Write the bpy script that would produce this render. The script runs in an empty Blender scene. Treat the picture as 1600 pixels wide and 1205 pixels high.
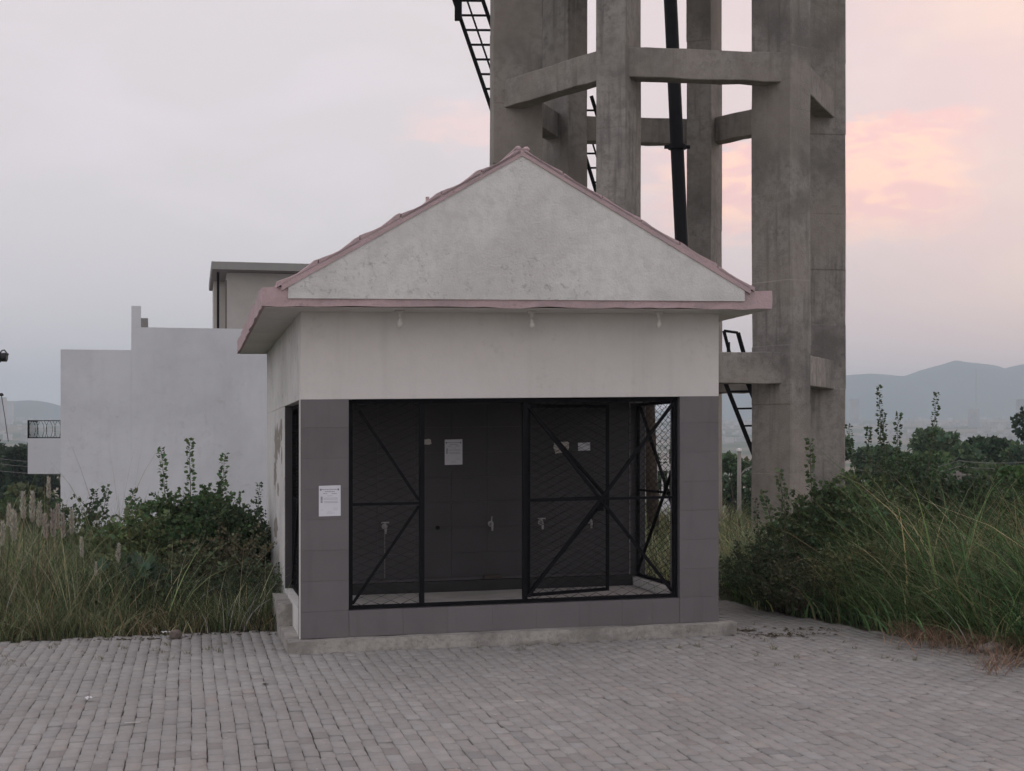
import bpy, bmesh, math, random
import numpy as np
from mathutils import Vector, Matrix

random.seed(7)
rng = np.random.default_rng(7)
SC = bpy.context.scene
COL = SC.collection

# ------------------------------------------------------------------ camera
F, HZ, CH = 2300.0, 690.0, 2.0           # focal length and horizon row (photo pixels), eye height
cam_data = bpy.data.cameras.new('camera')
cam_data.sensor_width = 36.0
cam_data.lens = 36.0 * F / 1600.0
cam_data.shift_y = (HZ - 602.5) / 1600.0
cam_data.clip_start = 0.1
cam_data.clip_end = 20000.0
cam = bpy.data.objects.new('camera', cam_data)
cam.location = (0, 0, CH)
cam.rotation_euler = (math.radians(90), 0, 0)
COL.objects.link(cam)
SC.camera = cam

# ------------------------------------------------------------------ light
SUN_AZ, SUN_EL = math.radians(38), math.radians(5)      # azimuth from +Y towards +X: low, behind the tower to the right
world = bpy.data.worlds.new('World')
SC.world = world
world.use_nodes = True
wn, wl = world.node_tree.nodes, world.node_tree.links
wn.clear()
w_out = wn.new('ShaderNodeOutputWorld')
w_bg = wn.new('ShaderNodeBackground')
w_bg.inputs['Strength'].default_value = 0.1
wl.new(w_bg.outputs[0], w_out.inputs[0])
w_sky = wn.new('ShaderNodeTexSky')
w_sky.sky_type = 'NISHITA'
w_sky.sun_disc = False
w_sky.sun_elevation = SUN_EL
w_sky.sun_rotation = SUN_AZ
w_sky.dust_density = 3.0


def W(kind, **kw):
    n = wn.new(kind)
    for k, v in kw.items():
        setattr(n, k, v)
    return n


def wmath(op, a, b=None, c=None, clamp=False):
    n = W('ShaderNodeMath', operation=op)
    n.use_clamp = clamp
    for i, v in enumerate((a, b, c)):
        if v is None:
            continue
        if isinstance(v, (int, float)):
            n.inputs[i].default_value = v
        else:
            wl.new(v, n.inputs[i])
    return n.outputs[0]


def wmix(fac, a, b):
    n = W('ShaderNodeMix', data_type='RGBA')
    for s, v in ((n.inputs[0], fac), (n.inputs[6], a), (n.inputs[7], b)):
        if isinstance(v, (int, float)):
            s.default_value = v
        elif isinstance(v, tuple):
            s.default_value = (*v, 1)
        else:
            wl.new(v, s)
    return n.outputs[2]


def wsmooth(v, a, b):
    n = W('ShaderNodeMapRange', interpolation_type='SMOOTHSTEP')
    wl.new(v, n.inputs[0])
    n.inputs[1].default_value = a
    n.inputs[2].default_value = b
    return n.outputs[0]


w_tc = W('ShaderNodeTexCoord')
w_sep = W('ShaderNodeSeparateXYZ')
wl.new(w_tc.outputs['Generated'], w_sep.inputs[0])
w_az = wmath('ARCTAN2', w_sep.outputs[0], w_sep.outputs[1])       # 0 ahead, + to the right
w_el = wmath('ARCSINE', w_sep.outputs[2])
# veil of high cloud: lavender, warmer towards the set sun
w_ramp = W('ShaderNodeValToRGB')
w_ramp.color_ramp.elements[0].position = 0.0
w_ramp.color_ramp.elements[0].color = (0.865, 0.80, 0.825, 1)
w_ramp.color_ramp.elements[1].position = 1.0
w_ramp.color_ramp.elements[1].color = (0.64, 0.63, 0.69, 1)
e = w_ramp.color_ramp.elements.new(0.06)
e.color = (0.745, 0.69, 0.715, 1)
e = w_ramp.color_ramp.elements.new(0.22)
e.color = (0.73, 0.665, 0.68, 1)
wl.new(wmath('MULTIPLY', w_el, 0.8, clamp=True), w_ramp.inputs[0])
w_daz = wmath('ABSOLUTE', wmath('SUBTRACT', w_az, SUN_AZ))
w_warm = wsmooth(w_daz, 0.80, 0.22)
veil = wmix(wmath('MULTIPLY', w_warm, 0.75), w_ramp.outputs[0], (0.90, 0.60, 0.59))
# drifting cloud, stretched along the horizon
w_comb = W('ShaderNodeCombineXYZ')
wl.new(wmath('MULTIPLY', w_az, 3.0), w_comb.inputs[0])
wl.new(wmath('MULTIPLY', w_el, 8.0), w_comb.inputs[1])
w_n1 = W('ShaderNodeTexNoise')
w_n1.inputs['Scale'].default_value = 2.1
w_n1.inputs['Detail'].default_value = 5
w_n1.inputs['Distortion'].default_value = 0.5
wl.new(w_comb.outputs[0], w_n1.inputs['Vector'])
w_wisp = wsmooth(w_n1.outputs[0], 0.46, 0.68)
pinkish = wmix(w_warm, (0.80, 0.72, 0.77), (0.92, 0.70, 0.63))
veil = wmix(wmath('MULTIPLY', w_wisp, 0.7), veil, pinkish)
# the bank of cloud still catching the sun, ahead and to the right
w_n2 = W('ShaderNodeTexNoise')
w_n2.inputs['Scale'].default_value = 14
w_n2.inputs['Detail'].default_value = 4
wl.new(w_comb.outputs[0], w_n2.inputs['Vector'])
w_rag = wmath('MULTIPLY', wmath('SUBTRACT', w_n2.outputs[0], 0.5), 0.032)
w_eb = wmath('ADD', w_el, w_rag)
w_ab = wmath('ADD', w_az, wmath('MULTIPLY', w_rag, 2.0))
w_top = wmath('SUBTRACT', w_eb, wmath('MULTIPLY', wsmooth(w_az, 0.12, 0.27), 0.018))
bank = wmath('MULTIPLY', wsmooth(w_top, 0.1985, 0.1925), wsmooth(w_eb, 0.122, 0.158))
bank = wmath('MULTIPLY', bank, wmath('MULTIPLY', wsmooth(w_ab, 0.06, 0.15), wsmooth(w_ab, 0.330, 0.268)))
w_n3 = W('ShaderNodeTexNoise')
w_n3.inputs['Scale'].default_value = 9
w_n3.inputs['Detail'].default_value = 4
w_n3.inputs['Distortion'].default_value = 0.8
wl.new(w_comb.outputs[0], w_n3.inputs['Vector'])
w_puff = wsmooth(w_n3.outputs[0], 0.40, 0.62)
bank_col = wmix(w_puff, (1.08, 0.605, 0.575), (1.24, 0.75, 0.585))
bank = wmath('MULTIPLY', bank, wmath('ADD', wmath('MULTIPLY', w_puff, 0.26), 0.74))
veil = wmix(bank, veil, bank_col)
# a fainter scrap of the same cloud left of the tower
scrap = wmath('MULTIPLY', wmath('MULTIPLY', wsmooth(w_eb, 0.232, 0.212), wsmooth(w_eb, 0.192, 0.208)), wmath('MULTIPLY', wsmooth(w_ab, -0.09, -0.04), wsmooth(w_ab, 0.06, 0.0)))
veil = wmix(wmath('MULTIPLY', scrap, 0.7), veil, (0.98, 0.70, 0.67))
bank2 = wmath('MULTIPLY', wsmooth(wmath('SUBTRACT', w_eb, wmath('MULTIPLY', w_ab, -0.10)), 0.335, 0.318), wsmooth(wmath('SUBTRACT', w_eb, wmath('MULTIPLY', w_ab, -0.10)), 0.270, 0.300))
bank2 = wmath('MULTIPLY', bank2, wsmooth(w_ab, 0.20, 0.34))
veil = wmix(wmath('MULTIPLY', bank2, 0.55), veil, (1.0, 0.72, 0.60))
w_scale = W('ShaderNodeVectorMath', operation='SCALE')
wl.new(veil, w_scale.inputs[0])
w_scale.inputs['Scale'].default_value = 13.6
sky_mix = wmix(0.86, w_sky.outputs[0], w_scale.outputs[0])
wl.new(sky_mix, w_bg.inputs[0])

sun_data = bpy.data.lights.new('sun', 'SUN')
sun_data.energy = 0.5
sun_data.angle = math.radians(25)
sun_data.color = (1.0, 0.86, 0.78)
sun = bpy.data.objects.new('sun', sun_data)
sdir = Vector((math.sin(SUN_AZ) * math.cos(SUN_EL), math.cos(SUN_AZ) * math.cos(SUN_EL), math.sin(SUN_EL)))
sun.rotation_euler = (-sdir).to_track_quat('-Z', 'Y').to_euler()
sun.location = (20, 20, 30)
COL.objects.link(sun)

vs = SC.view_settings
vs.view_transform = 'Standard'
vs.look = 'None'
vs.exposure = 0.0
vs.gamma = 1.0
vs.use_curve_mapping = False
SC.render.engine = 'CYCLES'
SC.cycles.use_denoising = True
SC.cycles.max_bounces = 6
SC.cycles.diffuse_bounces = 3
SC.cycles.glossy_bounces = 2
SC.cycles.transmission_bounces = 2
SC.cycles.volume_bounces = 1
SC.cycles.use_adaptive_sampling = True
SC.cycles.adaptive_threshold = 0.02
SC.cycles.transparent_max_bounces = 8


# ------------------------------------------------------------------ helpers
def px(x, y, Y):
    """point at depth Y seen at photo pixel (x, y)"""
    return np.array([(x - 800.0) / F * Y, Y, CH - (y - HZ) / F * Y])


def sstep(a, b, x):
    t = np.clip((x - a) / (b - a), 0, 1)
    return t * t * (3 - 2 * t)


TILT = 0.0145


def plaza(x):
    return TILT * (np.clip(x, -14, 14) + 2.0)


def ground(x, y):
    x = np.asarray(x, float)
    y = np.asarray(y, float)
    r = np.hypot(x, y)
    z = plaza(x) - 0.035
    z = z - 9.5 * sstep(30, 92, r) - 3.0 * sstep(90, 260, r) + 62 * sstep(500, 3500, r)
    return z


class MB:
    """collects geometry for ONE mesh"""

    def __init__(self):
        self.v, self.f = [], []

    def add(self, verts, faces):
        o = len(self.v)
        self.v.extend([tuple(map(float, p)) for p in verts])
        self.f.extend([tuple(i + o for i in f) for f in faces])
        return self

    def hexa(self, p):
        # p: 8 points, bottom ring 0-3 then top ring 4-7
        return self.add(p, [(0, 3, 2, 1), (4, 5, 6, 7), (0, 1, 5, 4), (1, 2, 6, 5), (2, 3, 7, 6), (3, 0, 4, 7)])

    def box(self, x0, x1, y0, y1, z0, z1, T=None):
        p = [(x0, y0, z0), (x1, y0, z0), (x1, y1, z0), (x0, y1, z0), (x0, y0, z1), (x1, y0, z1), (x1, y1, z1), (x0, y1, z1)]
        if T:
            p = [T(*q) for q in p]
        return self.hexa(p)

    def bar(self, a, b, w, h=None, up=(0, 0, 1)):
        """square bar from a to b"""
        a, b = Vector(a), Vector(b)
        d = (b - a).normalized()
        u = Vector(up)
        s = d.cross(u)
        if s.length < 1e-4:
            s = d.cross(Vector((0, 1, 0)))
        s.normalize()
        t = s.cross(d).normalized()
        h = w if h is None else h
        s, t = s * w / 2, t * h / 2
        return self.hexa([a - s - t, a + s - t, a + s + t, a - s + t, b - s - t, b + s - t, b + s + t, b - s + t])

    def tube(self, pts, radii, n=6, cap=True):
        pts = [Vector(p) for p in pts]
        if not hasattr(radii, '__len__'):
            radii = [radii] * len(pts)
        o = len(self.v)
        ref = None
        for i, p in enumerate(pts):
            d = (pts[min(i + 1, len(pts) - 1)] - pts[max(i - 1, 0)])
            d = d.normalized() if d.length > 1e-9 else Vector((0, 0, 1))
            if ref is None:
                ref = d.orthogonal().normalized()
            s = (ref - d * ref.dot(d))
            s = s.normalized() if s.length > 1e-6 else d.orthogonal().normalized()
            ref = s
            t = d.cross(s)
            for k in range(n):
                a = 2 * math.pi * k / n
                self.v.append(tuple(p + (s * math.cos(a) + t * math.sin(a)) * radii[i]))
        for i in range(len(pts) - 1):
            for k in range(n):
                self.f.append((o + i * n + k, o + i * n + (k + 1) % n, o + (i + 1) * n + (k + 1) % n, o + (i + 1) * n + k))
        if cap:
            self.f.append(tuple(o + k for k in range(n))[::-1])
            self.f.append(tuple(o + (len(pts) - 1) * n + k for k in range(n)))
        return self

    def lathe(self, base, prof, n=10, axis=(0, 0, 1)):
        b, ax = Vector(base), Vector(axis).normalized()
        return self.tube([b + ax * z for r, z in prof], [max(r, 1e-4) for r, z in prof], n)

    def build(self, name, mat, parent=None, base=None, smooth=False, bevel=0.0, fix=True):
        return mk(name, np.array(self.v), self.f, mat, parent, base, smooth, bevel, fix)


ORIGIN = {}


def mk(name, verts, faces, mat, parent=None, base=None, smooth=False, bevel=0.0, fix=True, colors=None):
    if parent is not None:
        base = ORIGIN[parent.name]
    elif base is None:
        base = np.array([verts[:, 0].mean(), verts[:, 1].mean(), verts[:, 2].min()])
    base = np.array(base, float)
    me = bpy.data.meshes.new(name)
    vv = np.asarray(verts, float) - base
    if isinstance(faces, np.ndarray):
        nf, k = faces.shape
        me.vertices.add(len(vv))
        me.vertices.foreach_set('co', vv.astype(np.float32).ravel())
        me.loops.add(nf * k)
        me.loops.foreach_set('vertex_index', faces.astype(np.int32).ravel())
        me.polygons.add(nf)
        me.polygons.foreach_set('loop_start', np.arange(0, nf * k, k, dtype=np.int32))
        me.update(calc_edges=True)
    else:
        me.from_pydata(vv.tolist(), [], faces)
        if fix or bevel:
            bm = bmesh.new()
            bm.from_mesh(me)
            if fix:
                bmesh.ops.recalc_face_normals(bm, faces=bm.faces)
            if bevel:
                es = [ed for ed in bm.edges if len(ed.link_faces) == 2 and ed.calc_face_angle(0) > 0.6]
                bmesh.ops.bevel(bm, geom=es, offset=bevel, segments=1, affect='EDGES', clamp_overlap=True)
            bm.to_mesh(me)
            bm.free()
    if colors is not None:
        at = me.color_attributes.new('tint', 'FLOAT_COLOR', 'POINT')
        c4 = np.ones((len(vv), 4), np.float32)
        c4[:, :3] = colors
        at.data.foreach_set('color', c4.ravel())
    if smooth:
        me.polygons.foreach_set('use_smooth', np.ones(len(me.polygons), bool))
    me.materials.append(mat)
    ob = bpy.data.objects.new(name, me)
    COL.objects.link(ob)
    ORIGIN[ob.name] = base
    if parent is not None:
        ob.parent = parent
    else:
        ob.location = base
    return ob


def tag(o, label=None, cat=None, group=None, kind=None):
    if label:
        o['label'] = label
    if cat:
        o['category'] = cat
    if group:
        o['group'] = group
    if kind:
        o['kind'] = kind
    return o


def thing(name, base, label, cat, group=None):
    o = bpy.data.objects.new(name, None)
    o.empty_display_size = 0.2
    o.location = base
    COL.objects.link(o)
    ORIGIN[o.name] = np.array(base, float)
    return tag(o, label, cat, group)


# ------------------------------------------------------------------ materials
def new_mat(name):
    m = bpy.data.materials.new(name)
    m.use_nodes = True
    nt = m.node_tree
    nt.nodes.clear()
    out = nt.nodes.new('ShaderNodeOutputMaterial')
    return m, nt, out


def node(nt, kind, ins=None, **kw):
    n = nt.nodes.new(kind)
    for k, v in kw.items():
        setattr(n, k, v)
    for k, v in (ins or {}).items():
        s = n.inputs[k]
        if hasattr(v, 'is_linked') or isinstance(v, bpy.types.NodeSocket):
            nt.links.new(v, s)
        elif isinstance(v, tuple) and len(v) == 3 and s.type == 'RGBA':
            s.default_value = (*v, 1)
        else:
            s.default_value = v
    return n


def mixc(nt, fac, a, b, blend='MIX'):
    n = nt.nodes.new('ShaderNodeMix')
    n.data_type = 'RGBA'
    n.blend_type = blend
    for i, v in ((0, fac), (6, a), (7, b)):
        s = n.inputs[i]
        if isinstance(v, bpy.types.NodeSocket):
            nt.links.new(v, s)
        elif isinstance(v, tuple):
            s.default_value = (*v, 1)
        else:
            s.default_value = v
    return n.outputs[2]


def noise(nt, vec, scale, detail=5, rough=0.55, dist=0.0):
    n = node(nt, 'ShaderNodeTexNoise', {'Vector': vec, 'Scale': scale, 'Detail': detail, 'Roughness': rough, 'Distortion': dist})
    return n.outputs[0]


def ramp(nt, v, a, b):
    n = node(nt, 'ShaderNodeMapRange', {0: v, 1: a, 2: b}, interpolation_type='SMOOTHSTEP')
    return n.outputs[0]


def mul(nt, a, b):
    n = node(nt, 'ShaderNodeMath', {0: a, 1: b}, operation='MULTIPLY')
    return n.outputs[0]


def coords(nt, scale=(1, 1, 1)):
    tc = node(nt, 'ShaderNodeTexCoord')
    mp = node(nt, 'ShaderNodeMapping', {'Vector': tc.outputs['Object'], 'Scale': scale})
    return mp.outputs[0]


def plaster(name, base, dirt, amount=0.5, scale=1.3, streak=0.0, fine=0.25, rough=0.85, bump=0.25, spots=0.0, spotcol=(0.1, 0.1, 0.09),
            bscale=45, tint=None, crack=0.0):
    m, nt, out = new_mat(name)
    v = coords(nt)
    col = mixc(nt, mul(nt, ramp(nt, noise(nt, v, scale, 6, 0.6, 0.3), 0.42, 0.68), amount), base, dirt)
    col = mixc(nt, mul(nt, ramp(nt, noise(nt, v, scale * 9, 5, 0.65), 0.40, 0.70), fine), col, dirt)
    if streak:
        vs_ = coords(nt, (7, 7, 0.5))
        col = mixc(nt, mul(nt, ramp(nt, noise(nt, vs_, 1.0, 5, 0.6), 0.50, 0.72), streak), col, dirt)
    if spots:
        s = mul(nt, ramp(nt, noise(nt, v, scale * 14, 8, 0.75, 0.6), 0.53, 0.66), ramp(nt, noise(nt, v, scale * 1.1, 4, 0.6), 0.40, 0.62))
        col = mixc(nt, mul(nt, s, spots), col, spotcol)
    if tint:
        col = mixc(nt, mul(nt, ramp(nt, noise(nt, v, scale * 0.6, 3), 0.45, 0.65), 0.6), col, tint)
    if crack:
        vo = node(nt, 'ShaderNodeTexVoronoi', {'Vector': v, 'Scale': 1.1}, feature='DISTANCE_TO_EDGE')
        nv = noise(nt, v, 2.2, 2)
        c = mul(nt, ramp(nt, vo.outputs[0], 0.012, 0.002), ramp(nt, nv, 0.60, 0.66))
        col = mixc(nt, mul(nt, c, crack), col, (0.08, 0.075, 0.07))
    bs = node(nt, 'ShaderNodeBsdfPrincipled', {'Base Color': col, 'Roughness': rough})
    bs.inputs['Specular IOR Level'].default_value = 0.3
    if bump:
        bp = node(nt, 'ShaderNodeBump', {'Height': noise(nt, v, bscale, 6, 0.7), 'Strength': bump, 'Distance': 0.02})
        nt.links.new(bp.outputs[0], bs.inputs['Normal'])
    nt.links.new(bs.outputs[0], out.inputs[0])
    return m


def simple(name, base, rough=0.5, metal=0.0, var=0.15, scale=8.0, bump=0.0, dark=None, spec=0.5, rand=0.0, scuff=0.0):
    m, nt, out = new_mat(name)
    v = coords(nt)
    d = dark or tuple(c * 0.55 for c in base)
    col = mixc(nt, mul(nt, ramp(nt, noise(nt, v, scale, 5, 0.6), 0.35, 0.7), var * 2), base, d)
    if scuff:
        col = mixc(nt, mul(nt, ramp(nt, noise(nt, v, 22, 6, 0.8, 1.5), 0.63, 0.72), scuff), col, (0.36, 0.35, 0.34))
        col = mixc(nt, mul(nt, ramp(nt, noise(nt, coords(nt, (9, 9, 0.8)), 1.0, 5, 0.6), 0.52, 0.75), scuff), col, tuple(c * 0.62 for c in base))
    if rand:
        oi = node(nt, 'ShaderNodeObjectInfo')
        k = node(nt, 'ShaderNodeMapRange', {0: oi.outputs['Random'], 3: 1 - rand, 4: 1 + rand})
        kc = node(nt, 'ShaderNodeCombineXYZ', {0: k.outputs[0], 1: k.outputs[0], 2: k.outputs[0]})
        col = mixc(nt, 1.0, col, kc.outputs[0], 'MULTIPLY')
    bs = node(nt, 'ShaderNodeBsdfPrincipled', {'Base Color': col, 'Roughness': rough, 'Metallic': metal})
    bs.inputs['Specular IOR Level'].default_value = spec
    if bump:
        bp = node(nt, 'ShaderNodeBump', {'Height': noise(nt, v, scale * 8, 4, 0.6), 'Strength': bump, 'Distance': 0.01})
        nt.links.new(bp.outputs[0], bs.inputs['Normal'])
    nt.links.new(bs.outputs[0], out.inputs[0])
    return m


def leafy(name, translucency=0.3, rough=0.6, gain=(1, 1, 1)):
    """colour comes from the mesh's own per-leaf tint"""
    m, nt, out = new_mat(name)
    at = node(nt, 'ShaderNodeAttribute', attribute_name='tint')
    col = mixc(nt, 1.0, at.outputs[0], gain, 'MULTIPLY')
    bs = node(nt, 'ShaderNodeBsdfPrincipled', {'Base Color': col, 'Roughness': rough})
    bs.inputs['Specular IOR Level'].default_value = 0.25
    tr = node(nt, 'ShaderNodeBsdfTranslucent', {'Color': col})
    mx = node(nt, 'ShaderNodeMixShader', {0: translucency, 1: bs.outputs[0], 2: tr.outputs[0]})
    nt.links.new(mx.outputs[0], out.inputs[0])
    return m


M = {}
M['wall'] = plaster('hut_plaster', (0.74, 0.715, 0.685), (0.60, 0.58, 0.55), 0.35, 0.8, streak=0.32, fine=0.18, bump=0.15, spots=0.25, spotcol=(0.45, 0.43, 0.40))
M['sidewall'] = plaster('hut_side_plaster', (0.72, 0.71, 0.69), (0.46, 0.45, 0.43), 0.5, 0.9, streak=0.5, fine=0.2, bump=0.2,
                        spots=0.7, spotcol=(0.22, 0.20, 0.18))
M['gable'] = plaster('gable_plaster', (0.81, 0.81, 0.775), (0.60, 0.59, 0.56), 0.6, 0.9, fine=0.5, bump=0.6, spots=0.5, streak=0.25,
                     spotcol=(0.22, 0.215, 0.20))
M['soffit'] = plaster('soffit_plaster', (0.66, 0.64, 0.60), (0.50, 0.48, 0.45), 0.4, 1.2, bump=0.15)
M['pink'] = plaster('pink_paint', (0.58, 0.435, 0.445), (0.43, 0.345, 0.35), 0.8, 2.6, fine=0.4, bump=0.5, spots=0.5,
                    spotcol=(0.16, 0.12, 0.115), streak=0.2)
M['concrete'] = plaster('tower_concrete', (0.35, 0.330, 0.303), (0.165, 0.156, 0.144), 0.9, 0.7, streak=0.85, fine=0.6, bump=0.6,
                        spots=0.55, spotcol=(0.085, 0.078, 0.07), tint=(0.33, 0.295, 0.25), bscale=30)
M['kerb'] = plaster('kerb_concrete', (0.44, 0.42, 0.385), (0.22, 0.21, 0.19), 0.8, 2.2, fine=0.6, streak=0.3, spots=0.5, bump=0.5)
M['peel'] = plaster('bare_plaster', (0.36, 0.325, 0.29), (0.24, 0.215, 0.19), 0.6, 4, fine=0.5, bump=0.5)
M['floor'] = plaster('floor_cement', (0.45, 0.43, 0.41), (0.27, 0.26, 0.25), 0.6, 2.5, fine=0.3, bump=0.2)
M['house'] = plaster('house_paint', (0.80, 0.825, 0.86), (0.60, 0.615, 0.635), 0.5, 0.35, streak=0.15, fine=0.12, bump=0.15,
                     spots=0.3, spotcol=(0.48, 0.48, 0.47))
M['house_cream'] = plaster('penthouse_paint', (0.46, 0.44, 0.40), (0.36, 0.34, 0.31), 0.4, 0.5, bump=0.1)
M['house_grey'] = plaster('penthouse_eave', (0.33, 0.325, 0.31), (0.26, 0.25, 0.24), 0.4, 0.5, bump=0.1)
M['house_brown'] = simple('penthouse_soffit', (0.13, 0.105, 0.095), 0.7)
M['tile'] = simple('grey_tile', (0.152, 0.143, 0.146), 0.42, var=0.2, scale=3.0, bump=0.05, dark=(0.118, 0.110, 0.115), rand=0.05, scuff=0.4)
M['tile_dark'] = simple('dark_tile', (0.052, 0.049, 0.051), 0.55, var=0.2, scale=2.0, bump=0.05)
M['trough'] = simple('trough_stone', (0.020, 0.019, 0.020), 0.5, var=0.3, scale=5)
M['pipe_dull'] = simple('dull_pipe', (0.15, 0.145, 0.14), 0.6, 0.2)
M['grout'] = simple('tile_grout', (0.13, 0.124, 0.126), 0.9)
M['black'] = simple('black_iron', (0.006, 0.006, 0.008), 0.75, 0.0, var=0.2, scale=12, spec=0.15)
M['ladder'] = simple('dark_ladder_iron', (0.010, 0.009, 0.011), 0.75, 0.0, var=0.2, spec=0.15)
M['pipe'] = simple('black_pipe', (0.010, 0.010, 0.014), 0.6, 0.0, var=0.3, scale=4, spec=0.2)
M['wire'] = simple('mesh_wire', (0.008, 0.008, 0.010), 0.8, 0.0, spec=0.15)
M['wire_pale'] = simple('pale_cable', (0.22, 0.22, 0.21), 0.6, 0.0)
M['steel'] = simple('tap_steel', (0.36, 0.35, 0.34), 0.5, 0.6)
M['paper'] = simple('paper', (0.74, 0.75, 0.80), 0.8, var=0.05)
M['paper_old'] = simple('old_paper', (0.60, 0.57, 0.53), 0.85, var=0.2, scale=30)
M['ink'] = simple('print_ink', (0.22, 0.22, 0.27), 0.8)
M['bulb'] = simple('bulb_glass', (0.75, 0.73, 0.68), 0.25, var=0.05)
M['bark'] = simple('bark', (0.085, 0.065, 0.05), 0.9, var=0.4, scale=10, bump=0.4)
M['stem'] = simple('stem', (0.10, 0.085, 0.05), 0.8, var=0.3)
M['stone'] = plaster('stone', (0.20, 0.165, 0.14), (0.11, 0.095, 0.085), 0.6, 9, bump=0.6)
M['stone_pale'] = plaster('pale_stone', (0.50, 0.46, 0.42), (0.32, 0.29, 0.26), 0.5, 9, bump=0.5)
M['brick'] = plaster('old_brick', (0.26, 0.22, 0.19), (0.16, 0.14, 0.125), 0.6, 7, bump=0.5)
M['brick_dimmed'] = plaster('dimmed_brick', (0.075, 0.062, 0.055), (0.045, 0.04, 0.037), 0.6, 7, bump=0.5)  # brick colour lowered to carry the dimness inside the hut
M['litter'] = simple('white_litter', (0.78, 0.78, 0.78), 0.6, var=0.1, scale=20)
M['pole'] = plaster('cement_pole', (0.27, 0.255, 0.235), (0.25, 0.24, 0.22), 0.4, 1, bump=0.2)
M['white_iron'] = simple('white_iron', (0.75, 0.75, 0.74), 0.5)
M['leaf'] = leafy('leaf', 0.28)
M['grass'] = leafy('grass_blade', 0.25, 0.65)
M['plume'] = leafy('plume', 0.35, 0.9)
M['bin'] = simple('dark_lamp', (0.025, 0.025, 0.028), 0.4, 0.3)


def paver_mat():
    m, nt, out = new_mat('cement_paver')
    at = node(nt, 'ShaderNodeAttribute', attribute_name='tint')
    geo = node(nt, 'ShaderNodeNewGeometry')
    v = geo.outputs['Position']
    col = mixc(nt, mul(nt, ramp(nt, noise(nt, v, 0.55, 5, 0.6, 0.4), 0.38, 0.68), 0.5), at.outputs[0], (0.25, 0.24, 0.225))
    col = mixc(nt, mul(nt, ramp(nt, noise(nt, v, 7.0, 6, 0.7), 0.42, 0.72), 0.35), col, (0.23, 0.215, 0.21))
    col = mixc(nt, mul(nt, ramp(nt, noise(nt, v, 1.4, 7, 0.75, 1.0), 0.60, 0.74), 0.45), col, (0.46, 0.435, 0.415))
    col = mixc(nt, mul(nt, ramp(nt, noise(nt, v, 2.3, 3, 0.6), 0.62, 0.74), 0.12), col, (0.30, 0.26, 0.22))
    bs = node(nt, 'ShaderNodeBsdfPrincipled', {'Base Color': col, 'Roughness': 0.85})
    bs.inputs['Specular IOR Level'].default_value = 0.3
    bp = node(nt, 'ShaderNodeBump', {'Height': noise(nt, v, 140, 5, 0.7), 'Strength': 0.35, 'Distance': 0.004})
    nt.links.new(bp.outputs[0], bs.inputs['Normal'])
    nt.links.new(bs.outputs[0], out.inputs[0])
    return m


def ground_mat():
    m, nt, out = new_mat('earth_and_fields')
    geo = node(nt, 'ShaderNodeNewGeometry')
    v = geo.outputs['Position']
    soil = mixc(nt, ramp(nt, noise(nt, v, 0.8, 6, 0.6), 0.35, 0.65), (0.10, 0.08, 0.055), (0.07, 0.085, 0.04))
    field = mixc(nt, ramp(nt, noise(nt, v, 0.006, 3, 0.5), 0.45, 0.55), (0.055, 0.085, 0.04), (0.20, 0.16, 0.11))
    sep = node(nt, 'ShaderNodeSeparateXYZ', {0: v})
    col = mixc(nt, ramp(nt, sep.outputs[1], 60, 200), soil, field)
    bs = node(nt, 'ShaderNodeBsdfPrincipled', {'Base Color': col, 'Roughness': 0.95})
    bp = node(nt, 'ShaderNodeBump', {'Height': noise(nt, v, 9, 6, 0.7), 'Strength': 0.6, 'Distance': 0.05})
    nt.links.new(bp.outputs[0], bs.inputs['Normal'])
    nt.links.new(bs.outputs[0], out.inputs[0])
    return m


M['paver'] = paver_mat()
M['ground'] = ground_mat()
M['bed'] = simple('joint_sand', (0.085, 0.076, 0.068), 0.95, var=0.45, scale=4)
M['hill'] = plaster('hill_scrub', (0.055, 0.065, 0.04), (0.11, 0.095, 0.07), 0.6, 0.004, bump=0)
M['town'] = simple('town_paint', (0.55, 0.53, 0.52), 0.8, var=0.45, scale=0.02)

# ------------------------------------------------------------------ terrain, hills
gx = np.concatenate([-np.geomspace(5600, 20, 42), np.linspace(-18, 18, 49), np.geomspace(20, 5600, 42)])
gy = np.concatenate([-np.geomspace(600, 6, 16), np.linspace(-4, 40, 60), np.geomspace(42, 5600, 70)])
GX, GY = np.meshgrid(gx, gy)
GZ = ground(GX, GY)
nv = np.stack([GX.ravel(), GY.ravel(), GZ.ravel()], 1)
nx, ny = len(gx), len(gy)
ii = (np.arange(ny - 1)[:, None] * nx + np.arange(nx - 1)[None]).ravel()
gf = np.stack([ii, ii + 1, ii + nx + 1, ii + nx], 1)
tag(mk('ground', nv, gf, M['ground'], base=(0, 0, 0), smooth=True), kind='structure')


def fbm(x, y, seed, octs=5):
    r = np.random.default_rng(seed)
    z = np.zeros_like(x, float)
    a, f_ = 1.0, 1.0
    for _ in range(octs):
        for _ in range(3):
            t = r.uniform(0, 2 * np.pi)
            z += a / 3 * np.sin(f_ * (x * np.cos(t) + y * np.sin(t)) + r.uniform(0, 6.28))
        a *= 0.5
        f_ *= 2.1
    return z


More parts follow.
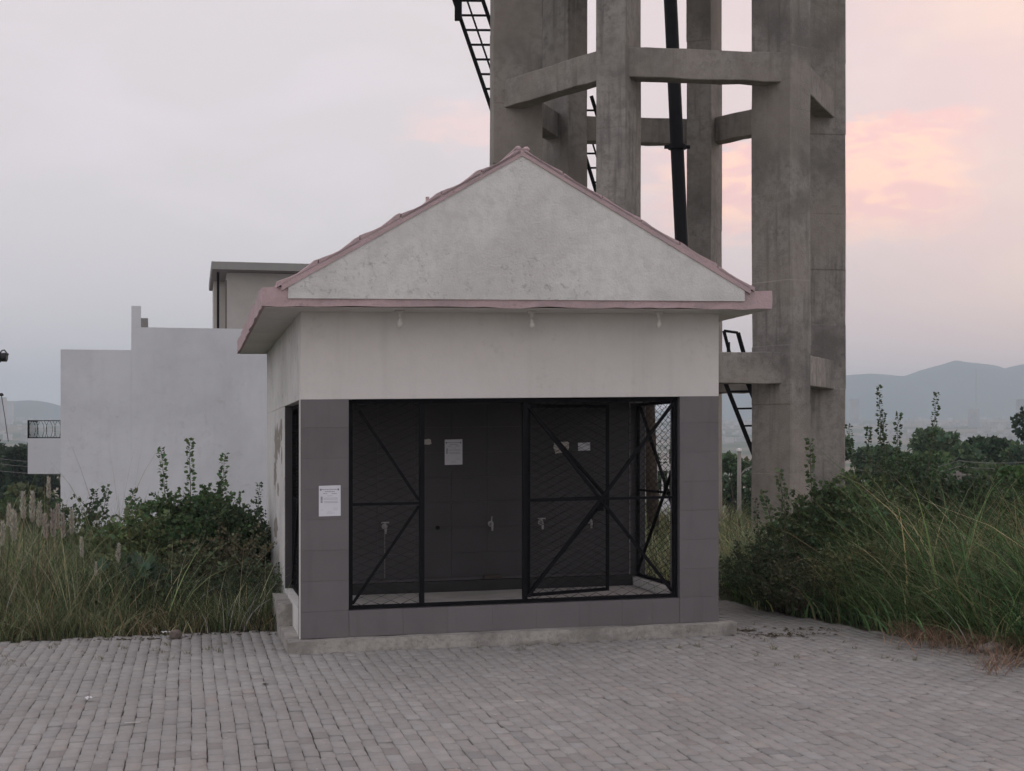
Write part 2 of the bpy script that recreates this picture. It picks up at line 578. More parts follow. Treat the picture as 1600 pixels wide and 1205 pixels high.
def hill(name, pts, D, half, seed, cliff=1.0):
    pts = np.array(pts, float)
    X = (pts[:, 0] - 800) / F * D
    Z = CH - (pts[:, 1] - HZ) / F * D
    xs = np.linspace(X[0], X[-1], 240)
    zr = np.interp(xs, X, Z) + fbm(xs / 60, xs * 0, seed, 4) * 2.2
    ts = np.linspace(-1, 1, 41)
    XX, TT = np.meshgrid(xs, ts)
    YY = D + TT * half
    prof = np.clip(1 - np.abs(TT) ** cliff, 0, 1)
    ZZ = zr[None] * prof + fbm(XX / 160, YY / 160, seed + 1, 4) * 9 * prof * (1 - prof) * 4
    edge = np.minimum(1, np.minimum(xs - xs[0], xs[-1] - xs) / (0.04 * (xs[-1] - xs[0])))
    ZZ = ZZ * (0.15 + 0.85 * sstep(0, 1, edge))[None] - 12 * (1 - prof)
    n_x = len(xs)
    v = np.stack([XX.ravel(), YY.ravel(), ZZ.ravel()], 1)
    k = (np.arange(40)[:, None] * n_x + np.arange(n_x - 1)[None]).ravel()
    f = np.stack([k, k + 1, k + n_x + 1, k + n_x], 1)
    return tag(mk(name, v, f, M['hill'], smooth=True), kind='structure')


hill('hill', [(560, 668), (700, 662), (900, 658), (1000, 650), (1060, 634), (1130, 611), (1180, 600), (1250, 592), (1320, 587), (1360, 583),
              (1392, 585), (1412, 587), (1440, 578), (1470, 571), (1493, 563), (1510, 566), (1550, 570), (1566, 577), (1582, 572),
              (1600, 568), (1680, 560), (1800, 580), (2000, 600), (2300, 640)], 4300, 900, 3, 1.3)
hill('hill', [(-700, 640), (-400, 620), (-150, 632), (-40, 628), (20, 629), (56, 627), (66, 630), (74, 640), (80, 654), (90, 657), (140, 662), (300, 668), (600, 668)],
     3700, 600, 8, 2.2)
hill('hill', [(60, 668), (84, 652), (92, 638), (110, 632), (200, 640), (400, 650), (620, 668)], 4500, 700, 11, 1.6)

# the far town: too small and hazy to count
tm = MB()
for _ in range(620):
    Y = random.uniform(1350, 2900)
    x_px = random.choice([random.uniform(-120, 420), random.uniform(1000, 1750), random.uniform(1000, 1750)])
    X = (x_px - 800) / F * Y
    g = float(ground(X, Y))
    w, d, h = random.uniform(3, 9), random.uniform(3, 9), random.uniform(2.5, 6.5)
    if random.random() < 0.02:
        w, d, h = 12, 12, random.uniform(22, 45)
    tm.box(X - w / 2, X + w / 2, Y - d / 2, Y + d / 2, g - 2, g + h)
tag(tm.build('distant_town', M['town'], fix=False), 'pale scatter of far town buildings below the hazy hills', 'town', kind='stuff')

# ------------------------------------------------------------------ paving of cement blocks
TH = math.atan2(0.213, 0.977)
E = np.array([math.cos(TH), math.sin(TH)])       # along the hut front
Dp = np.array([-math.sin(TH), math.cos(TH)])     # into the depth
O = np.array([-2.009, 14.0])
HW, HD = 4.196, 6.2                              # hut width and depth


def HP(u, v, h):
    x = O[0] + u * E[0] + v * Dp[0]
    y = O[1] + u * E[1] + v * Dp[1]
    return (x, y, h + plaza(x))


poly = [(-9, 7.0), (8.5, 7.0), (8.5, 9.0), (6.0, 10.6), (5.05, 11.8), (4.55, 12.96), (4.2, 13.86), (3.81, 14.6), (3.39, 15.6), (2.95, 16.7),
        (2.6, 17.9), (2.3, 18.6), (1.7, 18.6), (1.9, 15.0), (-2.0, 15.6), (-2.45, 15.65), (-3.6, 15.45), (-5.2, 15.0), (-9, 14.4)]


def inside(x, y, pg):
    r = False
    j = len(pg) - 1
    for i in range(len(pg)):
        xi, yi = pg[i]
        xj, yj = pg[j]
        if (yi > y) != (yj > y) and x < (xj - xi) * (y - yi) / (yj - yi) + xi:
            r = not r
        j = i
    return r


bm_ = MB()
bm_.add([(x, y, plaza(x) - 0.013) for x, y in poly], [tuple(range(len(poly)))])
paving = bm_.build('paving', M['bed'], base=(0, 0, 0), fix=False)
tag(paving, kind='structure')

PW, PL, GAP = 0.1, 0.2, 0.0075
cells = []
i0, i1 = int(-11 / PW), int(11 / PW)
for i in range(i0, i1):
    wob = random.uniform(-0.022, 0.022)
    off = (i % 2) * PL / 2 + wob
    for j in range(-40, 40):
        a = (i + 0.5) * PW
        b = 12.0 + j * PL + off
        drift = 0.004 * math.sin(b * 1.3 + i * 0.05)
        x = (a + drift) * E[0] + b * Dp[0] + 0
        y = (a + drift) * E[1] + b * Dp[1]
        if not (7.2 < y < 18.8):
            continue
        if not inside(x, y, poly):
            continue
        r = np.array([x, y]) - O
        u, v = r @ E, r @ Dp
        if -0.16 < u < HW + 0.16 and -0.16 < v < HD + 0.3:
            continue
        cells.append((x, y))
cells = np.array(cells)
cells = cells + rng.normal(0, 0.0026, cells.shape)
NC = len(cells)
rot = rng.normal(0, 0.012, NC) + TH
dz = rng.normal(0, 0.0026, NC) + 0.004 * np.sin(cells[:, 0] * 1.3) * np.sin(cells[:, 1] * 0.9)
tl1, tl2 = rng.normal(0, 0.009, NC), rng.normal(0, 0.016, NC)
grey = 0.335 + rng.normal(0, 0.020, NC)
warm = rng.normal(0, 0.003, NC)
odd = rng.random(NC) < 0.01
tints = np.stack([grey * 1.01 + warm, grey * 0.98, grey * 0.935 - warm], 1)
tints[odd] = tints[odd] * np.array([1.02, 0.95, 0.92])
hw, hl, c_ = PW / 2 - 0.0012, PL / 2 - 0.0060, 0.006
unit = []
for (a, b, z) in ((hw, hl, -0.03), (hw, hl, -c_), (hw - 0.0028, hl - 0.007, 0.0)):
    unit += [(-a, -b, z), (a, -b, z), (a, b, z), (-a, b, z)]
unit = np.array(unit)
uf = []
for k in (0, 4):
    for s in range(4):
        uf.append((k + s, k + (s + 1) % 4, k + 4 + (s + 1) % 4, k + 4 + s))
uf.append((8, 9, 10, 11))
uf = np.array(uf)
in_view = (np.abs(cells[:, 0] / cells[:, 1]) < 0.352) & (cells[:, 1] > 8.93)
order = np.argsort(np.where(in_view, cells[:, 1], 999))
near = order[:300]
rest = order[300:]
variants = []
for k in range(24):
    t = tints[near[k * 7]]
    jit = unit.copy()
    jit[:, :2] *= rng.normal(1, 0.012, 2)
    jit[8:12, :2] += rng.normal(0, 0.0015, (4, 2))
    ob_ = mk('paver', jit, uf, M['paver'], base=(0, 0, 0), colors=np.tile(t, (12, 1)))
    variants.append(ob_.data)
    bpy.data.objects.remove(ob_)
for n_, idx in enumerate(near):
    ob_ = bpy.data.objects.new('paver', variants[random.randrange(24)])
    x, y = cells[idx]
    ob_.location = (x, y, plaza(x) + dz[idx])
    ob_.rotation_euler = (tl2[idx], tl1[idx] - TILT, rot[idx])
    ob_.parent = paving
    COL.objects.link(ob_)
cs, sn = np.cos(rot[rest]), np.sin(rot[rest])
ux, uy, uz = unit[None, :, 0], unit[None, :, 1], unit[None, :, 2]
jx = rng.normal(1, 0.012, (len(rest), 1))
PX = cells[rest, 0][:, None] + jx * ux * cs[:, None] - uy * sn[:, None]
PY = cells[rest, 1][:, None] + jx * ux * sn[:, None] + uy * cs[:, None]
PZ = plaza(PX) + dz[rest][:, None] + uz - ux * tl1[rest][:, None] + uy * tl2[rest][:, None]
pv = np.stack([PX.ravel(), PY.ravel(), PZ.ravel()], 1)
pf = (uf[None] + 12 * np.arange(len(rest))[:, None, None]).reshape(-1, 4)
tag(mk('paver_field', pv, pf, M['paver'], parent=paving, colors=np.repeat(tints[rest], 12, 0)), kind='stuff')

# ------------------------------------------------------------------ the hut
hut = thing('water_kiosk', HP(HW / 2, HD / 2, 0), 'small white gabled kiosk with pink eaves, grey tiled pillars and black mesh front', 'kiosk')


def hbox(name, u0, u1, v0, v1, h0, h1, mat, parent=hut, bevel=0.0, label=None):
    o = MB().box(u0, u1, v0, v1, h0, h1, HP).build(name, M[mat] if isinstance(mat, str) else mat, parent, bevel=bevel)
    if label:
        tag(o, label)
    return o


def rough_box(u0, u1, v0, v1, h0, h1, step, amp, name, mat, parent, seed=1):
    """box cut into a grid whose surface wanders a little, like trowelled plaster"""
    r = np.random.default_rng(seed)
    bm = bmesh.new()
    def seg(a, b):
        return max(1, int(round((b - a) / step)))
    nu, nvv, nh = seg(u0, u1), seg(v0, v1), max(2, seg(h0, h1))
    grid = {}
    def vert(i, j, k):
        if (i, j, k) not in grid:
            p = np.array([u0 + (u1 - u0) * i / nu, v0 + (v1 - v0) * j / nvv, h0 + (h1 - h0) * k / nh])
            p = p + r.normal(0, amp, 3)
            grid[(i, j, k)] = bm.verts.new(HP(*p))
        return grid[(i, j, k)]
    for i in range(nu):
        for k in range(nh):
            for j in (0, nvv):
                bm.faces.new([vert(i, j, k), vert(i + 1, j, k), vert(i + 1, j, k + 1), vert(i, j, k + 1)])
        for j in range(nvv):
            for k in (0, nh):
                bm.faces.new([vert(i, j, k), vert(i + 1, j, k), vert(i + 1, j + 1, k), vert(i, j + 1, k)])
    for j in range(nvv):
        for k in range(nh):
            for i in (0, nu):
                bm.faces.new([vert(i, j, k), vert(i, j + 1, k), vert(i, j + 1, k + 1), vert(i, j, k + 1)])
    bmesh.ops.recalc_face_normals(bm, faces=bm.faces)
    base = ORIGIN[parent.name]
    bmesh.ops.translate(bm, verts=bm.verts, vec=-Vector(base))
    me = bpy.data.meshes.new(name)
    bm.to_mesh(me)
    bm.free()
    me.materials.append(mat)
    o = bpy.data.objects.new(name, me)
    COL.objects.link(o)
    ORIGIN[o.name] = base
    o.parent = parent
    return o


HB, HS, HT, HE = 0.119, 0.372, 2.40, 3.24      # plinth top, sill, opening head, soffit
PLW, PRW = 0.457, 3.783                         # inner edges of the front pillars
OV0, OV1 = 0.30, 2.45                           # side openings along the depth
# plinth kerb
rough_box(-0.13, HW + 0.14, -0.15, 0.02, -0.06, HB, 0.25, 0.004, 'plinth', M['kerb'], hut, 4)
rough_box(-0.13, 0.02, 0.025, HD + 0.1, -0.06, HB - 0.004, 0.3, 0.004, 'plinth', M['kerb'], hut, 5)
rough_box(-0.14, -0.004, 1.15, 2.35, HB, 0.335, 0.2, 0.006, 'side_step', M['kerb'], hut, 9)
hbox('floor', 0.2, HW - 0.2, 0.19, OV1, -0.03, 0.28, 'floor')
# walls
hbox('lintel', 0.0, HW, 0.0, 0.19, HT, HE, 'wall')
hbox('pillar_core', 0.0, PLW - 0.012, 0.012, OV0 - 0.006, HB, HT, 'grout')
hbox('pillar_core', PRW + 0.012, HW, 0.012, OV0 - 0.006, HB, HT, 'grout')
hbox('sill_core', PLW - 0.008, PRW + 0.008, 0.014, 0.186, HB, HS - 0.012, 'grout')
lw = MB()
lw.box(-0.001, 0.19, 0.195, HD, HT + 0.002, HE, HP)
lw.box(-0.001, 0.19, OV1 + 0.012, HD, -0.05, HT - 0.002, HP)
lw.box(-0.001, 0.19, OV0 + 0.004, OV1, -0.05, HS, HP)
lw.build('side_wall', M['sidewall'], hut)
rw = MB()
rw.box(HW - 0.19, HW + 0.001, 0.195, HD, HT + 0.002, HE, HP)
rw.box(HW - 0.19, HW + 0.001, OV1 + 0.012, HD, -0.05, HT - 0.002, HP)
rw.box(HW - 0.19, HW + 0.001, OV0 + 0.004, OV1, -0.05, HS, HP)
rw.build('side_wall', M['sidewall'], hut)
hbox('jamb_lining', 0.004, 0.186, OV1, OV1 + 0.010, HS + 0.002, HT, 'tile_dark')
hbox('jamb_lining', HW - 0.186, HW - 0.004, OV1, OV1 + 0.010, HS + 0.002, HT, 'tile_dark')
hbox('corner_strip', -0.012, -0.002, 0.002, 0.04, HB, HT, 'wall')
hbox('back_wall', 0.0, HW, HD + 0.002, HD + 0.2, -0.05, HE, 'sidewall')
part = hbox('partition_wall', 0.192, HW - 0.192, OV1 + 0.03, OV1 + 0.18, -0.03, HE, 'grout')
hbox('ceiling', 0.192, HW - 0.192, 0.192, OV1 + 0.028, HT + 0.03, HT + 0.10, 'soffit')
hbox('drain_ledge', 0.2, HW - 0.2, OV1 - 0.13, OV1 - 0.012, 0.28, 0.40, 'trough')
# tiles on the inner wall
nt_u, nt_h = 9, 7
for i in range(nt_u):
    for k in range(nt_h):
        a = 0.195 + (HW - 0.39) * i / nt_u
        b = 0.195 + (HW - 0.39) * (i + 1) / nt_u
        h0 = 0.425 + (HT + 0.03 - 0.425) * k / nt_h
        h1 = 0.425 + (HT + 0.03 - 0.425) * (k + 1) / nt_h
        j = random.uniform(0, 0.0015)
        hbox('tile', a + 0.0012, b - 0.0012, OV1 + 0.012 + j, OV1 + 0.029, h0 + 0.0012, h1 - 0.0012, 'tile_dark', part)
# tiles on the pillars and the sill band
joints = [HB + 0.002, HS + 0.004, 0.665, 0.958, 1.252, 1.545, 1.838, 2.132, HT - 0.001]
pil_l = [o for o in hut.children if o.name.startswith('pillar_core')]
for po, (a, b) in zip(sorted(pil_l, key=lambda o: o.name), ((-0.0, PLW), (PRW, HW))):
    for k in range(len(joints) - 1):
        j = random.uniform(-0.0012, 0.0012)
        hbox('tile', a + 0.001, b - 0.001, -0.001 + j, 0.0115, joints[k] + 0.0006, joints[k + 1] - 0.0006, 'tile', po, bevel=0.0005)
        jb = (b - 0.0115, b + 0.0) if a < 1 else (a + 0.0, a + 0.0115)
        hbox('tile', jb[0], jb[1], 0.014, OV0 - 0.004, joints[k] + 0.0012, joints[k + 1] - 0.0012, 'tile', po)
sill = [o for o in hut.children if o.name.startswith('sill_core')][0]
su = [PLW + 0.001, 0.98, 1.42, 1.86, 2.30, 2.74, 3.18, 3.50, PRW - 0.001]
for k in range(8):
    j = random.uniform(-0.0012, 0.0012)
    hbox('tile', su[k] + 0.0005, su[k + 1] - 0.0005, 0.001 + j, 0.0135, HB + 0.003, HS, 'tile', sill, bevel=0.0005)
    hbox('tile', su[k] + 0.001, su[k + 1] - 0.001, 0.0145, 0.186, HS - 0.011, HS, 'tile', sill)

# where the paint has come off the left wall
for (vc, hc, sv, sh, sd) in ((4.05, 1.98, 0.55, 0.34, 1), (3.45, 2.02, 0.30, 0.20, 2), (3.1, 2.16, 0.25, 0.16, 3), (4.35, 1.62, 0.36, 0.22, 4), (3.7, 1.45, 0.20, 0.10, 5), (3.0, 1.85, 0.12, 0.12, 6), (4.2, 0.95, 0.5, 0.2, 7)):
    r_ = random.Random(sd)
    ring = [(vc + sv * math.cos(t) * r_.uniform(0.45, 1.0), hc + sh * math.sin(t) * r_.uniform(0.45, 1.0)) for t in [2 * math.pi * k / 22 for k in range(22)]]
    pm = MB()
    pm.add([HP(-0.0035, a, b) for a, b in ring] + [HP(0.0, a, b) for a, b in ring],
           [tuple(range(22)), tuple(range(43, 21, -1))] + [(i, (i + 1) % 22, 22 + (i + 1) % 22, 22 + i) for i in range(22)])
    pm.build('peeled_patch', M['peel'], hut)

# eaves slab
SU0, SU1, SV0, SV1, SH1 = -0.39, HW + 0.39, -0.46, 6.6, 3.42
slab = rough_box(SU0, SU1, SV0, SV1, HE + 0.004, SH1, 0.16, 0.0045, 'eaves_slab', M['pink'], hut, 12)
hbox('soffit', SU0 + 0.03, SU1 - 0.03, SV0 + 0.03, SV1 - 0.03, HE - 0.006, HE + 0.0, 'soffit', slab)
# gable
GU0, GU1, GR, GTOP = -0.15, 4.29, 2.05, 4.70
gp = [(GU0, HE + 0.075), (GU1, HE + 0.075), (GU1, SH1 + 0.005), (GR, GTOP), (GU0, SH1 + 0.005)]
for v0, v1 in ((SV0 - 0.018, SV0 + 0.13), (SV1 - 0.13, SV1 + 0.018)):
    m_ = MB()
    m_.add([HP(u, v0, h) for u, h in gp] + [HP(u, v1, h) for u, h in gp],
           [(0, 1, 2, 3, 4), (9, 8, 7, 6, 5)] + [(i, (i + 1) % 5, 5 + (i + 1) % 5, 5 + i) for i in range(5)])
    m_.build('gable_wall', M['gable'], hut)
# roof deck, two slopes, with a pink verge
deck = MB()
for ua, ha, ub, hb in ((GU0 - 0.06, SH1 - 0.035, GR, GTOP - 0.02), (GU1 + 0.06, SH1 - 0.035, GR, GTOP - 0.02)):
    t = 0.06
    deck.hexa([HP(ua, SV0 - 0.03, ha), HP(ub, SV0 - 0.03, hb), HP(ub, SV1 + 0.03, hb), HP(ua, SV1 + 0.03, ha),
               HP(ua, SV0 - 0.03, ha + t), HP(ub, SV0 - 0.03, hb + t), HP(ub, SV1 + 0.03, hb + t), HP(ua, SV1 + 0.03, ha + t)])
roof = deck.build('roof', M['pink'], hut)
# tiles: 6 courses, 24 columns, two slopes; one mesh per slope
NCV, NCS = 24, 6
for side, (ua, ub) in enumerate(((GU0 - 0.10, GR - 0.005), (GU1 + 0.10, GR + 0.005))):
    ha, hb = SH1 + 0.008, GTOP + 0.028
    wv = (SV1 - SV0 + 0.06) / NCV
    base_o = np.array(HP(0, 0, 0))
    prof = [(0.0, 0.036), (0.14, 0.028), (0.32, 0.014), (0.52, 0.009), (0.74, 0.024), (0.92, 0.042), (1.0, 0.038)]
    if side:
        prof = [(0.0, 0.030), (0.14, 0.024), (0.32, 0.018), (0.52, 0.014), (0.74, 0.016), (0.92, 0.026), (1.0, 0.026)]
    first = None
    for s in range(NCS):
        fa, fb = s / NCS, (s + 1) / NCS - 0.006
        pts, fc = [], []
        na = 6
        for (q, th) in prof:
            f_ = fa + (fb - fa) * q
            u_, h_ = ua + (ub - ua) * f_, ha + (hb - ha) * f_
            for k in range(na):
                w_ = k / (na - 1)
                arch = 0.014 * math.sin(math.pi * w_)
                pts.append(np.array(HP(u_, w_ * wv * 0.97, h_ + th + arch)) - base_o)
        for a in range(len(prof) - 1):
            for k in range(na - 1):
                i = a * na + k
                fc.append((i, i + 1, i + na + 1, i + na))
        # skirt round the edge so the tile has body
        rim = [k for k in range(na)] + [a * na + na - 1 for a in range(1, len(prof))] + \
              [(len(prof) - 1) * na + k for k in range(na - 2, -1, -1)] + [a * na for a in range(len(prof) - 2, 0, -1)]
        n0 = len(pts)
        for i in rim:
            q, th = prof[i // na]
            w_ = (i % na) / (na - 1)
            pts.append(pts[i] - np.array([0, 0, th + 0.014 * math.sin(math.pi * w_) + 0.012]))
        L = len(rim)
        for i in range(L):
            fc.append((rim[i], rim[(i + 1) % L], n0 + (i + 1) % L, n0 + i))
        me = bpy.data.meshes.new('roof_tile')
        me.from_pydata([tuple(p) for p in pts], [], fc)
        bm = bmesh.new(); bm.from_mesh(me); bmesh.ops.recalc_face_normals(bm, faces=bm.faces); bm.to_mesh(me); bm.free()
        me.materials.append(M['pink'])
        for c in range(NCV):
            o = bpy.data.objects.new('roof_tile', me)
            p = np.array(HP(0, SV0 - 0.03 + c * wv, 0)) + np.array([0, 0, random.uniform(-0.006, 0.006)])
            o.location = Vector(p - ORIGIN[hut.name])
            o.parent = roof
            COL.objects.link(o)
# rough mortar at the eaves ends, ridge capping
hbox('ridge_cap', GR - 0.07, GR - 0.006, SV0 - 0.035, SV1 + 0.03, GTOP + 0.02, GTOP + 0.075, 'pink', roof, bevel=0.02)
hbox('ridge_cap', GR + 0.006, GR + 0.075, SV0 - 0.035, SV1 + 0.03, GTOP + 0.02, GTOP + 0.07, 'pink', roof, bevel=0.02)
hbox('roof_peg', 1.14, 1.17, SV0 + 0.05, SV0 + 0.08, 4.18, 4.285, 'pink', roof)

# bulbs under the soffit
for (u, vv) in ((0.92, -0.20), (2.21, -0.20), (3.50, -0.20)):
    b = HP(u, vv, HE - 0.008)
    lo = MB().lathe((b[0], b[1], b[2] - 0.075), [(0.014, 0.0), (0.020, 0.012), (0.020, 0.045), (0.045, 0.065), (0.045, 0.075)], 10).build('lamp_holder', M['soffit'], hut)
    MB().lathe((b[0], b[1], b[2] - 0.165), [(0.002, 0.0), (0.018, 0.006), (0.029, 0.03), (0.028, 0.045), (0.016, 0.075), (0.013, 0.09)], 12).build('bulb', M['bulb'], lo, smooth=True)

# taps on the inner wall
def tap(u, h, kind):
    v = OV1 + 0.012
    P = lambda du, dv, dh: HP(u + du, v + dv, h + dh)
    m_ = MB()
    if kind == 'hole':
        m_.lathe(P(0, 0.0, 0), [(0.025, 0), (0.025, 0.01), (0.012, 0.011)], 10, axis=(-Dp[0], -Dp[1], 0))
        return m_.build('pipe_stub', M['black'], hut)
    m_.lathe(P(0, 0.0, 0), [(0.034, 0), (0.034, 0.008), (0.015, 0.01), (0.015, 0.06)], 10, axis=(-Dp[0], -Dp[1], 0))
    m_.tube([P(0, -0.05, 0), P(0, -0.085, -0.005), P(0, -0.10, -0.035), P(0, -0.10, -0.075)], [0.016, 0.017, 0.014, 0.012], 8)
    if kind == 'cross':
        m_.tube([P(0, -0.055, 0), P(0, -0.055, 0.045)], 0.009, 6)
        m_.bar(P(-0.045, -0.055, 0.048), P(0.045, -0.055, 0.048), 0.014)
    else:
        m_.tube([P(0, -0.055, 0), P(0, -0.055, 0.05), P(0.004, -0.06, 0.085)], [0.008, 0.008, 0.012], 6)
    return m_.build('tap', M['steel'], hut)


tap(1.118, 1.03, 'cross'); tap(1.725, 1.0, 'hole'); tap(2.342, 1.03, 'lever'); tap(2.932, 1.03, 'cross'); tap(3.514, 1.03, 'lever')
MB().bar(HP(1.118, OV1 + 0.006, 0.96), HP(1.118, OV1 + 0.006, 0.44), 0.012, 0.01).build('tap_pipe', M['pipe_dull'], hut)


# iron grilles with chain link
def chain_link(P, w, h, cw=0.085, chh=0.08, r=0.0042):
    """P(a, b, n): a across, b up, n out of plane. zig-zag wires hooked into each other"""
    m_ = MB()
    ncol = int(w / cw)
    cw = w / ncol
    nrow = int(h / (chh / 2))
    for i in range(-1, ncol + 1):
        for ph in (0,):
            pts = []
            for k in range(nrow + 1):
                a = (i + 0.5) * cw + (cw * 0.5 if (k + i) % 2 == 0 else -cw * 0.5) * 1.03
                a2 = min(max(a, 0.0), w)
                pts.append(P(a2, k * h / nrow, r * (1 if k % 2 else -1)))
            if i == -1 or i == ncol:
                continue
            m_.tube(pts, r, 3, cap=False)
    return m_


def lerp(a, b, t):
    return a + (b - a) * t


FR = 0.09       # depth of the grille plane inside the opening
FP = lambda u, h, dv=0.0: HP(u, FR + dv, h)
g_l, g_r = PLW + 0.004, PRW - 0.004
g_b, g_t = HS + 0.004, HT - 0.004
# front frame
fr = MB()
fr.bar(FP(g_l + 0.02, g_b), FP(g_l + 0.02, g_t), 0.04, 0.05, up=(*Dp, 0))
fr.bar(FP(g_r - 0.02, g_b), FP(g_r - 0.02, g_t), 0.04, 0.05, up=(*Dp, 0))
fr.bar(FP(g_l + 0.041, g_t - 0.02), FP(g_r - 0.041, g_t - 0.02), 0.04, 0.045)
fr.bar(FP(g_l + 0.041, g_b + 0.018), FP(g_r - 0.041, g_b + 0.018), 0.036, 0.036)
grille = fr.build('grille', M['black'], hut)
D1, D2 = 1.175, 2.205         # door jamb posts
for u in (D1, D2):
    MB().bar(FP(u, g_b + 0.037), FP(u, g_t - 0.043), 0.048, 0.05, up=(*Dp, 0)).build('post', M['black'], grille)


def gbar(a, b, w=0.026, dv=0.0, par=grille, P=FP):
    MB().bar(P(a[0], a[1], dv), P(b[0], b[1], dv), w, w).build('brace', M['black'], par)


GM = 1.385
L0, L1 = g_l + 0.042, D1 - 0.026
gbar((L0, GM), (L1, GM + 0.0))
gbar((L0 + 0.06, g_t - 0.10), (L1, GM + 0.03), dv=0.012)
gbar((L0, g_b + 0.05), (L1, GM - 0.03), dv=0.012)
R0, R1 = D2 + 0.026, g_r - 0.042
gbar((R0, GM), (R1, GM))
gbar((R0, g_t - 0.06), (R1, g_b + 0.06), dv=0.022, w=0.03)
gbar((R0, g_b + 0.06), (R1, g_t - 0.06), dv=-0.022, w=0.03)
for a0, a1 in ((L0 - 0.01, L1 + 0.01), (R0 - 0.01, R1 + 0.01)):
    cl = chain_link(lambda a, b, n, a0=a0: HP(a0 + a, FR + 0.018 + n, g_b + 0.03 + b), a1 - a0, g_t - g_b - 0.06)
    cl.build('wire_mesh', M['wire'], grille, fix=False)

# door leaf, swung inwards behind the right panel
hinge = np.array(HP(D2 + 0.04, FR + 0.06, 0))
ang = math.radians(31)
dd = np.array([math.cos(ang), math.sin(ang)])
DL = 0.98
def DPt(a, h, n=0.0):
    x = hinge[0] + dd[0] * a - dd[1] * n
    y = hinge[1] + dd[1] * a + dd[0] * n
    return (x, y, h + plaza(x))
d_b, d_t = g_b + 0.05, g_t - 0.06
dm = MB()
dm.bar(DPt(0.015, d_b), DPt(0.015, d_t), 0.032, 0.032)
dm.bar(DPt(DL - 0.015, d_b), DPt(DL - 0.015, d_t), 0.036, 0.036)
dm.bar(DPt(0.032, d_t - 0.016), DPt(DL - 0.034, d_t - 0.016), 0.032)
dm.bar(DPt(0.032, d_b + 0.016), DPt(DL - 0.034, d_b + 0.016), 0.032)
door = dm.build('door', M['black'], hut)
DB = lambda a, h, dv=0.0: DPt(a, h, dv)
for a, b, dv in (((0.032, GM), (DL - 0.034, GM), 0), ((0.05, d_t - 0.05), (DL - 0.04, GM + 0.03), 0.026), ((0.05, d_b + 0.05), (DL - 0.04, GM - 0.03), 0.026)):
    gbar(a, b, 0.028, dv, door, DB)
chain_link(lambda a, b, n: DPt(0.02 + a, d_b + 0.02 + b, 0.014 + n), DL - 0.04, d_t - d_b - 0.04).build('wire_mesh', M['wire'], door, fix=False)
lk = MB()
p = DPt(DL - 0.12, GM - 0.075, -0.03)
lk.box(p[0] - 0.03, p[0] + 0.03, p[1] - 0.012, p[1] + 0.012, p[2] - 0.06, p[2])
lk.tube([(p[0] - 0.02, p[1], p[2]), (p[0] - 0.02, p[1], p[2] + 0.035), (p[0], p[1], p[2] + 0.055), (p[0] + 0.02, p[1], p[2] + 0.035), (p[0] + 0.02, p[1], p[2])], 0.006, 6)
lk.build('padlock', M['black'], door)

# side grilles
for uc in (0.10, HW - 0.10):
    SP = lambda v, h, dv=0.0, uc=uc: HP(uc + dv, v, h)
    s0, s1 = OV0 + 0.01, OV1 - 0.01
    sf = MB()
    sf.bar(SP(s0 + 0.018, g_b), SP(s0 + 0.018, g_t), 0.036)
    sf.bar(SP(s1 - 0.018, g_b), SP(s1 - 0.018, g_t), 0.036)
    sf.bar(SP(s0 + 0.037, g_t - 0.018), SP(s1 - 0.037, g_t - 0.018), 0.036)
    sf.bar(SP(s0 + 0.037, g_b + 0.018), SP(s1 - 0.037, g_b + 0.018), 0.036)
    sg = sf.build('grille', M['black'], hut)
    gbar((s0 + 0.04, GM), (s1 - 0.04, GM), 0.026, 0, sg, SP)
    gbar((s0 + 0.05, g_b + 0.05), (s1 - 0.05, g_t - 0.05), 0.028, 0.02, sg, SP)
    gbar((s0 + 0.05, g_t - 0.05), (s1 - 0.05, g_b + 0.05), 0.028, -0.02, sg, SP)
    chain_link(lambda a, b, n, uc=uc, s0=s0: HP(uc - 0.012 + n, s0 + 0.03 + a, g_b + 0.03 + b), s1 - s0 - 0.06, g_t - g_b - 0.06, 0.10, 0.075).build('wire_mesh', M['wire'], sg, fix=False)


